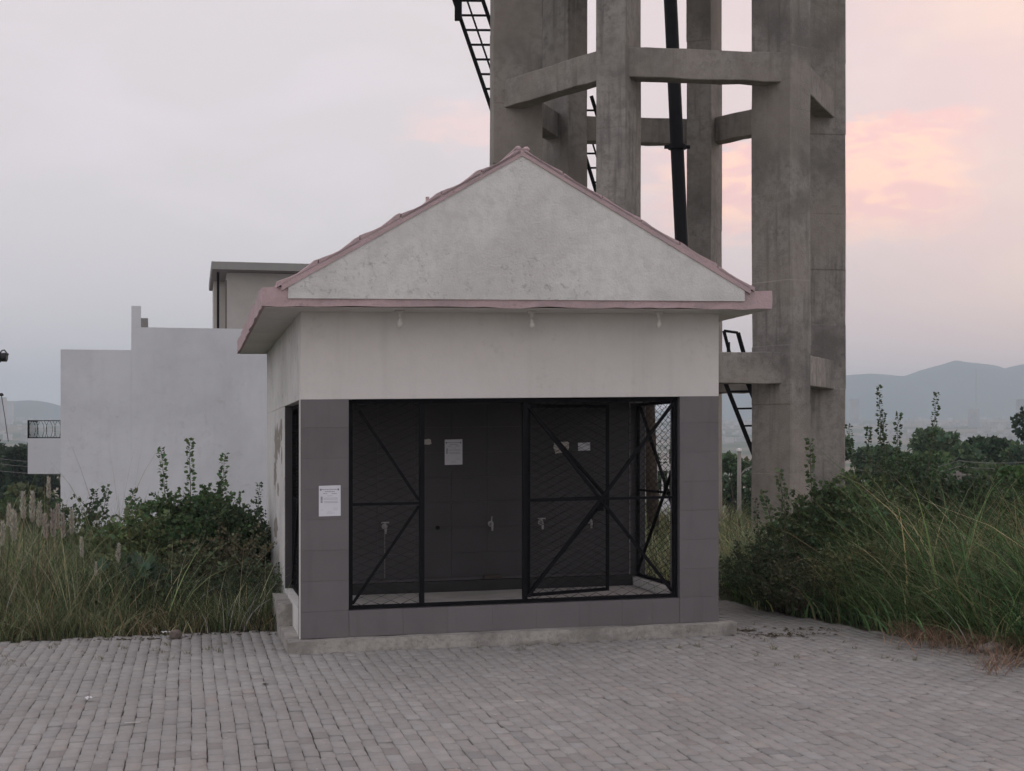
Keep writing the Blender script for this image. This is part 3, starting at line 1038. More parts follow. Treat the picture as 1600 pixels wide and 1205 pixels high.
# paper notices
def notice(u, v, h, w, hh, mat, label, lines=True, torn=False, seed=0):
    r = random.Random(seed)
    T = lambda a, b, c: HP(u + a, v + b, h + c)
    n_ = 14
    if torn:
        ring = [(w / 2 * math.copysign(abs(math.cos(t)) ** 0.45, math.cos(t)) * r.uniform(0.72, 1.0), hh / 2 * math.copysign(abs(math.sin(t)) ** 0.45, math.sin(t)) * r.uniform(0.72, 1.0))
                for t in [2 * math.pi * k / n_ for k in range(n_)]]
    else:
        ring = [(-w / 2, -hh / 2), (w / 2, -hh / 2 + 0.002), (w / 2 - 0.001, hh / 2), (-w / 2, hh / 2 - 0.003)]
    k_ = len(ring)
    pm = MB()
    pm.add([T(a, -0.003, c) for a, c in ring] + [T(a, -0.0005, c) for a, c in ring],
           [tuple(range(k_)), tuple(range(2 * k_ - 1, k_ - 1, -1))] + [(i, (i + 1) % k_, k_ + (i + 1) % k_, k_ + i) for i in range(k_)])
    o = tag(pm.build('notice', M[mat]), label, 'notice')
    if lines:
        rows = [(0.13, 0.14, 0.82, 0.018), (0.20, 0.27, 0.74, 0.016), (0.265, 0.20, 0.38, 0.016), (0.265, 0.60, 0.82, 0.016), (0.34, 0.38, 0.62, 0.008), (0.41, 0.22, 0.86, 0.009),
                (0.45, 0.22, 0.86, 0.009), (0.52, 0.22, 0.86, 0.009), (0.56, 0.25, 0.88, 0.010), (0.74, 0.68, 0.86, 0.007), (0.80, 0.66, 0.88, 0.007), (0.79, 0.08, 0.22, 0.005), (0.86, 0.40, 0.62, 0.006), (0.90, 0.34, 0.74, 0.006)]
        for (f_, x0, x1, t) in rows:
            c = hh / 2 - f_ * hh
            x = x0
            q = MB()
            while x < x1 - 0.01:
                e_ = min(x1, x + r.uniform(0.04, 0.11))
                q.add([T(-w / 2 + w * x, -0.0038, c - t * hh / 2), T(-w / 2 + w * e_, -0.0038, c - t * hh / 2), T(-w / 2 + w * e_, -0.0038, c + t * hh / 2), T(-w / 2 + w * x, -0.0038, c + t * hh / 2)], [(0, 1, 2, 3)])
                x = e_ + 0.014
            q.build('print_line', M['ink'], o, fix=False)
        for x in (0.085, 0.885):
            q = MB()
            q.add([T(-w / 2 + w * x + 0.009 * math.cos(t), -0.0039, hh / 2 - 0.135 * hh + 0.010 * math.sin(t)) for t in [k * math.pi / 4 for k in range(8)]], [tuple(range(8))])
            q.build('print_crest', M['ink'], o, fix=False)
        q = MB()
        for k in range(5):
            c = hh / 2 - (0.39 + 0.042 * k) * hh
            q.add([T(-w / 2 + w * 0.08, -0.0038, c), T(-w / 2 + w * 0.17, -0.0038, c), T(-w / 2 + w * 0.17, -0.0038, c + 0.008), T(-w / 2 + w * 0.08, -0.0038, c + 0.008)], [(0, 1, 2, 3)])
        q.build('print_column', M['ink'], o, fix=False)
    return o


notice(0.275, -0.001, 1.43, 0.208, 0.294, 'paper', 'white printed notice taped to the left grey tiled pillar')
notice(1.91, OV1 + 0.011, 1.86, 0.205, 0.292, 'paper', 'printed sheet stuck on dark inner wall, seen through the open doorway', seed=1)
notice(1.607, OV1 + 0.011, 1.98, 0.105, 0.075, 'paper_old', 'small torn paper scrap beside the left door post, on the inner wall', False, True, 3)
notice(3.176, OV1 + 0.011, 1.89, 0.21, 0.16, 'paper_old', 'ragged half-torn sticker behind the right mesh panel', False, True, 5)
notice(3.452, OV1 + 0.011, 1.90, 0.145, 0.095, 'paper', 'small clean rectangular label right of the ragged sticker', False)


# ------------------------------------------------------------------ water tower
TC = np.array([2.875, 27.5])
TA = math.radians(7.9)
tr_ = np.array([math.cos(TA), math.sin(TA)])
td_ = np.array([-math.sin(TA), math.cos(TA)])
TR = 2.83
tower = thing('water_tower', (*TC, -0.2), 'tall concrete water tower on six columns rising behind the kiosk', 'water tower')
ca, cb = 0.51, 0.91
TTOP = 13.2
colpos = []
for k in range(6):
    a = math.radians(60 * k)
    rad = tr_ * math.cos(a) + td_ * math.sin(a)
    tan = -tr_ * math.sin(a) + td_ * math.cos(a)
    c = TC + rad * TR
    if k == 0:
        c = c + np.array([0.12, 0])
    if k == 2:
        c = c + np.array([-0.10, 0])
    colpos.append((c, rad, tan))
    cm = MB()
    rr = np.random.default_rng(k + 20)
    lifts = np.cumsum(np.concatenate([[-1.0 + rr.uniform(0.2, 1.0)], rr.uniform(1.0, 1.5, 8)]))
    lifts = lifts[lifts < TTOP - 0.3]
    zs = np.sort(np.concatenate([[-1.0, TTOP], lifts, lifts + 0.022]))
    rings = []
    for z in zs:
        jr = rr.normal(0, 0.0055, 4)
        ring = [(-cb / 2, -ca / 2), (cb / 2, -ca / 2), (cb / 2, ca / 2), (-cb / 2, ca / 2)]
        rings.append([(*(c + rad * (p_ + jr[0]) + tan * (q_ + jr[1])), z) for p_, q_ in ring])
    vts = [p_ for r_ in rings for p_ in r_]
    fcs = [(0, 3, 2, 1), tuple(4 * (len(rings) - 1) + i for i in range(4))]
    for i in range(len(rings) - 1):
        for s in range(4):
            fcs.append((4 * i + s, 4 * i + (s + 1) % 4, 4 * i + 4 + (s + 1) % 4, 4 * i + 4 + s))
    cm.add(vts, fcs)
    cm.build('column', M['concrete'], tower, bevel=0.02)
for zb in (2.98, 8.09, 12.6):
    for k in range(6):
        (c0, r0, t0), (c1, r1, t1) = colpos[k], colpos[(k + 1) % 6]
        a = c0 + r0 * 0.20
        b = c1 + r1 * 0.20
        dr = (b - a) / np.linalg.norm(b - a)
        out_ = np.array([dr[1], -dr[0]])
        w = 0.32
        a2, b2 = a + dr * 0.16, b - dr * 0.16
        bmn = MB()
        nseg = 8
        rr = np.random.default_rng(int(zb * 10) + k)
        rings = []
        for s in range(nseg + 1):
            p_ = a2 + (b2 - a2) * s / nseg
            j = rr.normal(0, 0.006, 4)
            rings.append([(*(p_ - out_ * w / 2), zb + j[0]), (*(p_ + out_ * w / 2), zb + j[1]), (*(p_ + out_ * w / 2), zb + (0.535 if zb < 5 else 0.50) + j[2]), (*(p_ - out_ * w / 2), zb + (0.535 if zb < 5 else 0.50) + j[3])])
        vts = [p_ for r_ in rings for p_ in r_]
        fcs = [(0, 3, 2, 1), tuple(4 * nseg + i for i in range(4))]
        for i in range(nseg):
            for s in range(4):
                fcs.append((4 * i + s, 4 * i + (s + 1) % 4, 4 * i + 4 + (s + 1) % 4, 4 * i + 4 + s))
        bmn.add(vts, fcs)
        bmn.build('beam', M['concrete'], tower, bevel=0.012)
MB().lathe((*TC, TTOP), [(3.6, 0), (3.8, 0.4), (5.6, 1.6), (5.8, 1.8), (5.8, 5.6), (5.9, 5.8), (3.0, 7.0), (0.1, 7.6)], 32).build('tank', M['concrete'], tower)  # tank out of view, made wide so it darkens the inner column faces
# pipe and clamp
YP = 27.6
pp = MB()
pp.tube([px(1040, -150, YP), px(1049, 30, YP), px(1058, 230, YP), px(1066, 400, YP), px(1084, 760, YP), px(1088, 840, YP)], [0.125, 0.125, 0.125, 0.125, 0.125, 0.125], 14)
pipe = pp.build('pipe', M['pipe'], tower, smooth=True)
cl_ = MB()
q = px(1058, 230, YP)
cl_.lathe((q[0], q[1], q[2] - 0.04), [(0.15, 0), (0.17, 0.0), (0.17, 0.08), (0.15, 0.08)], 14)
cl_.bar((q[0] - 0.24, q[1], q[2]), (q[0] + 0.24, q[1], q[2]), 0.05, 0.06)
cl_.build('clamp', M['pipe'], pipe)
MB().tube([px(1013, 600, 25.5), px(1017, 720, 25.5), px(1023, 890, 25.5)], [0.10, 0.105, 0.11], 10).build('outlet_pipe', M['bark'], tower, smooth=True)


def ladder(p0, p1, w, step=0.30, hand=0.0, rungtilt=0.02):
    p0, p1 = np.array(p0, float), np.array(p1, float)
    L = np.linalg.norm(p1 - p0)
    sd = np.array([1.0, 0.10, 0.02])
    sd /= np.linalg.norm(sd)
    m_ = MB()
    for s in (0, 1):
        m_.bar(p0 + sd * w * s, p1 + sd * w * s, 0.075, 0.05, up=(0, 1, 0))
    if hand:
        for s in (0.35,):
            hv = np.array([0, -hand, hand * 0.25])
            m_.bar(p0 + sd * w * s + hv, p1 + sd * w * s + hv, 0.035, 0.035)
            for t in (0.02, 0.98):
                m_.bar(lerp(p0, p1, t) + sd * w * 0.0, lerp(p0, p1, t) + sd * w * s + hv, 0.03)
    lo = m_.build('ladder', M['ladder'], tower)
    n_ = int(L / step)
    for i in range(1, n_):
        a = lerp(p0, p1, i / n_)
        MB().bar(a + sd * 0.02, a + sd * (w - 0.02), 0.045, 0.035).build('rung', M['ladder'], lo)
    return lo


YL = 27.9
ladder(px(812, 300, YL + 0.8), px(655, -160, YL + 0.8), 0.56, 0.30, 0.35)
ladder(px(968, 420, 31.2), px(886, 150, 31.2), 0.52, 0.30, 0.30)
ladder(px(1213, 800, YL - 0.6), px(1128, 585, YL - 0.6), 0.42, 0.34, 0.0)
hr = MB()
h1, h2, h3, h4 = px(1152, 600, 27.2), px(1131, 517, 27.2), px(1153, 520, 27.2), px(1178, 610, 27.2)
hr.bar(h1, h2, 0.055); hr.bar(h2, h3, 0.045); hr.bar(h3, h4, 0.07)
hr.bar(px(1138, 535, 27.4), px(1139, 600, 27.4), 0.11, 0.05)
hr.build('handrail', M['ladder'], tower)
pl = MB()
a = px(712, -40, YL + 0.7)
pl.box(a[0] - 0.02, a[0] + 0.12, a[1] - 0.05, a[1] + 0.05, px(0, 32, YL + .7)[2], a[2] + 0.3)
pl.build('ladder_bracket', M['ladder'], tower)

# ------------------------------------------------------------------ white house on the left
HO = np.array([-11.5, 37.5])
def H2(u, v, z):
    return (HO[0] + u * E[0] + v * Dp[0], HO[1] + u * E[1] + v * Dp[1], z)
house = thing('white_house', H2(4, 4, -1.5), 'pale blank-walled house with stepped parapet, left of the kiosk', 'house')
def h2box(name, u0, u1, v0, v1, z0, z1, mat, parent=house, bevel=0.0):
    return MB().box(u0, u1, v0, v1, z0, z1, H2).build(name, M[mat], parent, bevel=bevel)
wm = MB()
wm.box(0, 1.742, 0, 9, -2.2, 4.35, H2)
wm.box(1.744, 9.5, 0, 9, -2.2, 4.945, H2)
hw_ = wm.build('wall', M['house'], house)
h2box('parapet_post', 1.745, 1.985, 0.0, 0.25, 4.947, 5.49, 'house')
h2box('parapet_step', 1.987, 2.16, 0.0, 0.25, 4.947, 5.18, 'house_grey')
balc = h2box('balcony', -0.84, -0.003, 0.4, 3.0, 1.17, 2.08, 'house')
rl = MB()
for zz in (2.10, 2.535):
    rl.bar(H2(-0.83, 0.45, zz), H2(-0.02, 0.45, zz), 0.022)
    rl.bar(H2(-0.83, 0.47, zz), H2(-0.83, 2.9, zz), 0.022)
rl.bar(H2(-0.83, 0.45, 2.08), H2(-0.83, 0.45, 2.55), 0.035)
rl.bar(H2(-0.02, 0.45, 2.08), H2(-0.02, 0.45, 2.55), 0.035)
rail = rl.build('railing', M['ladder'], house)
for i in range(11):
    u = -0.77 + i * 0.07
    c = 0.05 * (1 if i % 3 else -1)
    MB().tube([H2(u, 0.45, 2.11), H2(u + c * 0.9, 0.45, 2.26), H2(u + c * 0.7, 0.45, 2.42), H2(u - c * 0.4, 0.45, 2.53)], 0.006, 4).build('baluster', M['ladder'], rail)
for i in range(8):
    v = 0.7 + i * 0.28
    MB().tube([H2(-0.83, v, 2.11), H2(-0.83, v + .05, 2.3), H2(-0.83, v, 2.53)], 0.006, 4).build('baluster', M['ladder'], rail)
pr = h2box('penthouse_roof', 3.79, 9.2, 2.0, 7.9, 6.72, 6.93, 'house_grey')
h2box('penthouse_soffit', 3.82, 9.17, 2.03, 7.87, 6.705, 6.718, 'house_brown', pr)
h2box('penthouse_wall', 4.22, 9.0, 2.6, 5.0, 4.9, 6.70, 'house_cream')
h2box('penthouse_wall', 3.90, 8.8, 5.002, 7.6, 4.9, 6.70, 'house_cream')
h2box('penthouse_door', 4.19, 4.218, 2.72, 3.5, 4.95, 6.5, 'house_brown')
MB().tube([H2(3.98, 2.6, 4.9), H2(3.98, 2.6, 6.7)], 0.035, 8).build('porch_post', M['ladder'], house)


# ------------------------------------------------------------------ vegetation builders
def cat(parts):
    vs_, fs_, cs_ = [], [], []
    o = 0
    for v, f, c in parts:
        vs_.append(v); fs_.append(f + o); cs_.append(c)
        o += len(v)
    return np.concatenate(vs_), np.concatenate(fs_), np.concatenate(cs_)


def blades(pos, h, az, lean, curve, width, col, seg=5):
    """ribbons of grass: quads; pos (N,3)"""
    N = len(pos)
    t = np.linspace(0, 1, seg + 1)[None]
    dirx, diry = np.cos(az)[:, None], np.sin(az)[:, None]
    out_ = h[:, None] * (lean[:, None] * t + curve[:, None] * t ** 2.2)
    up = h[:, None] * (t - 0.45 * np.abs(curve[:, None]) * t ** 2.6)
    cx, cy, cz = pos[:, 0:1] + dirx * out_, pos[:, 1:2] + diry * out_, pos[:, 2:3] + up
    wa = az + np.pi / 2 + rng.normal(0, 0.7, N)
    w = width[:, None] * np.clip(1.05 - t ** 1.7, 0.06, 1) * 0.5
    sx, sy = np.cos(wa)[:, None] * w, np.sin(wa)[:, None] * w
    A = np.stack([cx - sx, cy - sy, cz], 2)
    B = np.stack([cx + sx, cy + sy, cz], 2)
    V = np.stack([A, B], 2).reshape(N, -1, 3)                     # ring-major: A0 B0 A1 B1 ...
    k = np.arange(seg)[:, None] * 2 + np.array([[0, 1, 3, 2]])
    Fc = (k[None] + (2 * (seg + 1)) * np.arange(N)[:, None, None]).reshape(-1, 4)
    C = np.repeat(col, 2 * (seg + 1), 0)
    return V.reshape(-1, 3), Fc, C


def leaves(cen, dirv, size, col, ratio=0.42):
    """pointed folded leaf, two quads sharing the midrib"""
    N = len(cen)
    d = dirv / np.linalg.norm(dirv, axis=1, keepdims=True)
    r = rng.normal(0, 1, (N, 3))
    s = np.cross(d, r)
    s /= np.linalg.norm(s, axis=1, keepdims=True) + 1e-9
    n = np.cross(d, s)
    sz = size[:, None]
    base = cen
    tip = cen + d * sz - n * sz * 0.12
    mid = cen + d * sz * 0.5
    l = mid + s * sz * ratio + n * sz * 0.10
    r_ = mid - s * sz * ratio + n * sz * 0.10
    V = np.stack([base, l, tip, r_, mid], 1).reshape(-1, 3)
    f = np.array([[0, 4, 2, 1], [0, 3, 2, 4]])
    Fc = (f[None] + 5 * np.arange(N)[:, None, None]).reshape(-1, 4)
    return V, Fc, np.repeat(col, 5, 0)


VEG = np.array([1.24, 1.34, 1.36])


def tint(N, base, spread=0.25, hue=0.12):
    b = np.array(base)[None] * np.exp(rng.normal(0, spread, (N, 1)))
    b = b * VEG
    return np.clip(b * np.exp(rng.normal(0, hue, (N, 3)) * np.array([1.0, 0.3, 0.6])), 0.003, 0.9)


GREEN = (0.100, 0.128, 0.058)
DEEP = (0.056, 0.082, 0.042)
OLIVE = (0.105, 0.115, 0.045)
STRAW = (0.27, 0.21, 0.115)


def shrub(name, x, y, z0, h, spread, nst, label, cat_, leaf=0.055, dens=1.0, col=GREEN, shoots=(), group=None, twig=0.35, ratio=0.42):
    o = thing(name, (x, y, z0), label, cat_, group)
    st = MB()
    cen, dr = [], []
    def curve(p, d, L, n, r0, bend):
        pts = [p]
        dcur = d / np.linalg.norm(d)
        for i in range(n):
            dcur = dcur + rng.normal(0, bend, 3) + np.array([0, 0, 0.05])
            dcur /= np.linalg.norm(dcur)
            pts.append(pts[-1] + dcur * L / n)
        st.tube(pts, [r0 * (1 - 0.8 * i / n) for i in range(n + 1)], 4, cap=False)
        return np.array(pts)
    def clothe(pts, step, t0=0.15):
        seg = np.linalg.norm(np.diff(pts, axis=0), axis=1)
        L = seg.sum()
        n = max(2, int(L * (1 - t0) / step * dens))
        s = rng.uniform(t0, 1, n) * L
        cum = np.concatenate([[0], np.cumsum(seg)])
        P = np.stack([np.interp(s, cum, pts[:, k]) for k in range(3)], 1)
        axis = pts[-1] - pts[0]
        axis = axis / (np.linalg.norm(axis) + 1e-9)
        D = rng.normal(0, 1, (n, 3)) + axis * 0.5 + np.array([0, 0, 0.25])
        cen.append(P + rng.normal(0, 0.012, (n, 3)))
        dr.append(D)
    for k in range(nst):
        a = rng.uniform(0, 2 * np.pi)
        q = math.sqrt(rng.uniform(0, 1))
        out_ = q * spread
        top = np.array([math.cos(a) * out_, math.sin(a) * out_, h * (1 - 0.45 * q ** 2) * rng.uniform(0.75, 1.0)])
        p0 = np.array([x, y, z0]) + rng.normal(0, 0.06, 3) * np.array([1, 1, 0])
        L = np.linalg.norm(top)
        pts = curve(p0, top, L, 6, 0.012, 0.10)
        clothe(pts, 0.03, 0.25)
        for b in range(int(9 * L)):
            t = rng.uniform(0.2, 1.0)
            i = min(int(t * 6), 5)
            p = lerp(pts[i], pts[i + 1], t * 6 - i)
            ba = rng.uniform(0, 2 * np.pi)
            d = np.array([math.cos(ba), math.sin(ba), rng.uniform(-0.1, 0.9)])
            clothe(curve(p, d, twig * rng.uniform(0.5, 1.1), 4, 0.005, 0.16), 0.013, 0.05)
    for (sx, sy, sh, lx) in shoots:          # tall leafy leaders above the mass
        p = np.array([x + sx, y + sy, z0 + h * 0.35])
        L = sh - h * 0.35
        pts = curve(p, np.array([lx, 0, 1.0]), L, 8, 0.010, 0.025)
        seg = 26 * L
        n = int(seg)
        ts = np.linspace(0.25, 1.0, n)
        P = np.stack([np.interp(ts * 8, np.arange(9), pts[:, k]) for k in range(3)], 1)
        for rep in range(3):
            a = np.arange(n) * 2.4 + rep * 2.1
            D = np.stack([np.cos(a), np.sin(a) * 0.7, rng.uniform(-0.05, 0.6, n)], 1)
            off = D * rng.uniform(0.0, 0.05, (n, 1)) * (1.25 - ts[:, None])
            cen.append(P + off)
            dr.append(D)
    cen, dr = np.concatenate(cen), np.concatenate(dr)
    N = len(cen)
    st.build('stems', M['stem'], o, fix=False)
    V, Fc, C = leaves(cen, dr, leaf * rng.uniform(0.55, 1.25, N), tint(N, col), ratio)
    mk('foliage', V, Fc, M['leaf'], o, colors=C)
    return o


def tree(name, x, y, h, w, label, col=DEEP, n=5000, leaf=0.3, crown0=0.25, blobs=14, group=None, airy=0.0, trunk_lean=0.0, tall=1.0):
    z0 = float(ground(x, y)) - 0.1
    o = thing(name, (x, y, z0), label, 'tree', group)
    t = MB()
    top = np.array([x + trunk_lean, y, z0 + h * 0.8])
    b0 = np.array([x, y, z0])
    tr0 = 0.018 * h + 0.06
    t.tube([b0, lerp(b0, top, 0.35) + rng.normal(0, 0.1, 3), lerp(b0, top, 0.7) + rng.normal(0, 0.15, 3), top], [tr0, tr0 * 0.75, tr0 * 0.45, tr0 * 0.12], 7)
    cs_, rs = [], []
    for k in range(blobs):
        a, q = rng.uniform(0, 2 * np.pi), math.sqrt(rng.uniform(0.02, 1))
        zz = rng.uniform(crown0, 1.0)
        rad = w / 2 * (1 - 0.55 * abs((zz - 0.55) / 0.5) ** 2) * q * 0.8
        c = np.array([x + math.cos(a) * rad + trunk_lean * zz, y + math.sin(a) * rad, z0 + h * min(zz, 0.93)])
        cs_.append(c)
        rs.append(w * rng.uniform(0.11, 0.24) * tall ** 0.5)
        p = lerp(b0, top, min(0.9, max(0.2, zz - 0.25)))
        t.tube([p, lerp(p, c, 0.5) + np.array([0, 0, -0.15]), c], [tr0 * 0.35, tr0 * 0.2, 0.02], 5, cap=False)
    t.build('trunk', M['bark'], o, fix=False)
    pk = rng.integers(0, blobs, n)
    d = rng.normal(0, 1, (n, 3))
    d /= np.linalg.norm(d, axis=1, keepdims=True)
    rr = rng.uniform(0.25, 1.0, n) ** 0.5
    P = np.array(cs_)[pk] + d * (np.array(rs)[pk] * rr)[:, None] * np.array([1.0, 1.0, 0.85 * tall])
    P[:, 2] = np.minimum(P[:, 2], z0 + h)
    lift = d * 0.8 + rng.normal(0, 0.6, (n, 3)) + np.array([0, 0, -0.1])
    bt = np.exp(rng.normal(0, 0.18, blobs))[pk]
    C = tint(n, col, 0.22) * bt[:, None]
    V, Fc, C = leaves(P, lift, leaf * rng.uniform(0.6, 1.3, n), C, 0.4)
    mk('crown', V, Fc, M['leaf'], o, colors=C)
    return o


# ------------------------------------------------------------------ grass either side of the paving
hutpoly = [HP(-0.05, -0.1, 0)[:2], HP(HW + 0.16, -0.1, 0)[:2], HP(HW + 0.16, HD + 0.25, 0)[:2], HP(-0.05, HD + 0.25, 0)[:2]]


def scatter(n, xr, yr, keep):
    out_ = []
    while len(out_) < n:
        x, y = rng.uniform(*xr), rng.uniform(*yr)
        if inside(x, y, hutpoly):
            continue
        if keep(x, y):
            out_.append((x, y))
    a = np.array(out_)
    return np.stack([a[:, 0], a[:, 1], ground(a[:, 0], a[:, 1]) + 0.02], 1)


def patch(v, s, seed):
    return fbm(v[:, 0] * s, v[:, 1] * s, seed, 3)


def tufted(n, per, xr, yr, keep, sig):
    """positions in tufts, direction away from the tuft's middle, and the tuft each blade belongs to"""
    c = scatter(max(1, n // per), xr, yr, keep)
    k = np.repeat(np.arange(len(c)), per)
    p = c[k].copy()
    off = rng.normal(0, 1, (len(p), 2)) * sig
    p[:, :2] += off
    p[:, 2] = ground(p[:, 0], p[:, 1]) + 0.01
    return p, np.arctan2(off[:, 1], off[:, 0]), k, len(c)


def grassy(n, per, xr, yr, keep, sig, height, base, dryness, dry, lean, curve, width, pull=None, wide=0.2):
    p, az, k, nt_ = tufted(n, per, xr, yr, keep, sig)
    N = len(p)
    th = np.exp(rng.normal(0, 0.22, nt_))[k]
    tt = np.exp(rng.normal(0, 0.40, nt_))[k]
    tdry = (rng.random(nt_) < dryness(p[np.unique(k, return_index=True)[1]]))[k]
    h = height(p) * th * rng.uniform(0.55, 1.12, N)
    c = tint(N, base, 0.30)
    isdry = np.where(tdry, rng.random(N) < 0.75, rng.random(N) < 0.13)
    c[isdry] = tint(int(isdry.sum()), dry, 0.28)
    c = np.clip(c * tt[:, None], 0.004, 0.6)
    tl = rng.uniform(0, 6.28, nt_)[k]
    az = np.where(rng.random(N) < 0.55, az, tl + rng.normal(0, 0.5, N))
    if pull is not None:
        az = np.where(rng.random(N) < 0.35, pull + rng.normal(0, 0.7, N), az)
    w = rng.uniform(*width, N) * np.where(rng.random(N) < wide, 1.8, 1.0)
    return blades(p, h, az + rng.normal(0, 0.35, N), rng.uniform(*lean, N), rng.uniform(*curve, N), w, c)


def stalks(n, xr, yr, keep, hr, col, w=0.005, lean=(0.0, 0.9)):
    p = scatter(n, xr, yr, keep)
    return blades(p, rng.uniform(*hr, n), rng.uniform(0, 6.28, n), rng.uniform(*lean, n), rng.uniform(-0.1, 0.5, n), np.full(n, w), tint(n, col, 0.3, 0.06), 6)


leftkeep = lambda x, y: y > np.interp(x, [-9, -5.2, -3.6, -2.3], [14.6, 15.2, 15.62, 15.8]) and (x < -2.05 - 0.213 * (y - 14) / 0.977 - 0.02)
LH = lambda p: np.interp(p[:, 0], [-7.5, -5.0, -4.35, -3.9, -3.0, -2.4], [0.98, 0.95, 0.82, 0.48, 0.50, 0.66]) * np.clip(0.35 + (p[:, 1] - 15.2) * 0.75, 0.3, 1.0)
parts = []
parts.append(grassy(19000, 20, (-7.5, -2.2), (15.0, 21.0), leftkeep, 0.11, LH, GREEN, lambda q: np.where(q[:, 0] < -4.2, 0.38, 0.16), (0.25, 0.215, 0.125),
                    (0.02, 0.35), (0.05, 0.7), (0.005, 0.010)))
parts.append(grassy(5200, 18, (-7.2, -2.3), (15.0, 16.4), leftkeep, 0.08, lambda p: np.full(len(p), 0.34), (0.15, 0.145, 0.075), lambda q: np.full(len(q), 0.6), (0.25, 0.20, 0.12),
                    (0.1, 0.9), (0.2, 1.1), (0.004, 0.009)))
parts.append(stalks(150, (-6.8, -2.5), (15.3, 17.5), leftkeep, (0.5, 1.15), (0.34, 0.30, 0.19)))
V, Fc, C = cat(parts)
tag(mk('tall_grass', V, Fc, M['grass'], base=(-4.5, 17, 0), colors=C), 'tall rough green and straw grass along the left edge of the paving', 'grass', kind='stuff')

EDGE_Y = [11.2, 11.8, 12.96, 13.86, 14.6, 15.6, 16.7, 17.9, 24.0]
EDGE_X = [5.15, 4.95, 4.45, 4.12, 3.76, 3.38, 2.98, 2.72, 2.5]
rightkeep = lambda x, y: x > np.interp(y, EDGE_Y, EDGE_X) + 0.12
def RH(p):
    din = p[:, 0] - np.interp(p[:, 1], EDGE_Y, EDGE_X)
    return np.clip(0.42 + din * 0.62, 0.3, 1.0) * np.interp(p[:, 1], [12, 14, 16, 18, 20], [1.12, 1.25, 1.42, 1.30, 0.9])
parts = []
parts.append(grassy(28000, 24, (2.6, 9.0), (11.2, 20.0), rightkeep, 0.12, RH, (0.082, 0.128, 0.050), lambda q: np.where((q[:, 1] > 14.8) & (q[:, 0] > 4.6), 0.34, 0.05), (0.25, 0.21, 0.115),
                    (0.05, 0.45), (0.2, 1.25), (0.007, 0.014), math.pi + 0.3, wide=0.3))
parts.append(stalks(90, (2.9, 7.5), (12.5, 18.5), rightkeep, (0.5, 1.1), (0.26, 0.24, 0.14)))
# meadow behind, between kiosk and tower
parts.append(grassy(9000, 18, (1.6, 5.0), (19.0, 34.0), lambda x, y: True, 0.16, lambda p: np.full(len(p), 0.62), (0.14, 0.155, 0.075), lambda q: np.full(len(q), 0.25), (0.30, 0.26, 0.16),
                    (0.02, 0.3), (0.1, 0.7), (0.009, 0.018)))
V, Fc, C = cat(parts)
tag(mk('tall_grass', V, Fc, M['grass'], base=(5, 15, 0), colors=C), 'dense arching green grass bank spilling over the right edge of the paving', 'grass', kind='stuff')

p = []
for _ in range(90):
    xp, yp = random.choice([(random.uniform(0, 430), random.uniform(1000, 1040)), (random.uniform(1150, 1560), random.uniform(985, 1060)), (random.uniform(470, 1150), random.uniform(1000, 1022))])
    Yc = F * CH / (yp - HZ)
    xc = (xp - 800) / F * Yc
    if inside(xc, Yc, hutpoly) or not inside(xc, Yc, poly):
        continue
    for _ in range(random.randint(5, 14)):
        p.append((xc + random.gauss(0, 0.02), Yc + random.gauss(0, 0.02), float(plaza(xc))))
p = np.array(p)
N = len(p)
V, Fc, C = blades(p, rng.uniform(0.02, 0.07, N), rng.uniform(0, 6.28, N), rng.uniform(0.2, 1.2, N), rng.uniform(0.1, 0.8, N), rng.uniform(0.003, 0.006, N), tint(N, (0.12, 0.115, 0.06), 0.3))
tag(mk('joint_weeds', V, Fc, M['grass'], base=(0, 14, 0), colors=C), 'tiny weeds sprouting from the paving joints', 'weeds', kind='stuff')

# dead straw lying along the right edge
p = []
for (xc, yc, n_, sa, sb) in ((1292, 962, 330, 0.16, 0.14), (1440, 1012, 300, 0.14, 0.12), (1475, 1026, 260, 0.22, 0.07), (1540, 1038, 220, 0.25, 0.06), (1575, 1058, 130, 0.08, 0.08), (1545, 1072, 60, 0.09, 0.06)):
    Yc = F * CH / (yc - HZ)
    for _ in range(n_):
        x, y = (xc - 800) / F * Yc + rng.normal(0, sa), Yc + rng.normal(0, sb)
        p.append((x, y, plaza(x) + rng.uniform(0.0, 0.05)))
p = np.array(p)
N = len(p)
V, Fc, C = blades(p, rng.uniform(0.10, 0.34, N), rng.uniform(0, 6.28, N), rng.uniform(0.8, 2.2, N) * 0.6, rng.uniform(0.1, 0.7, N), rng.uniform(0.003, 0.007, N), tint(N, (0.24, 0.155, 0.105), 0.35))
V[:, 2] = np.minimum(V[:, 2], plaza(V[:, 0]) + 0.16)
tag(mk('dead_straw', V, Fc, M['grass'], base=(4.2, 13.5, 0), colors=C), 'reddish dead straw in patches along the right edge of the paving', 'straw', kind='stuff')


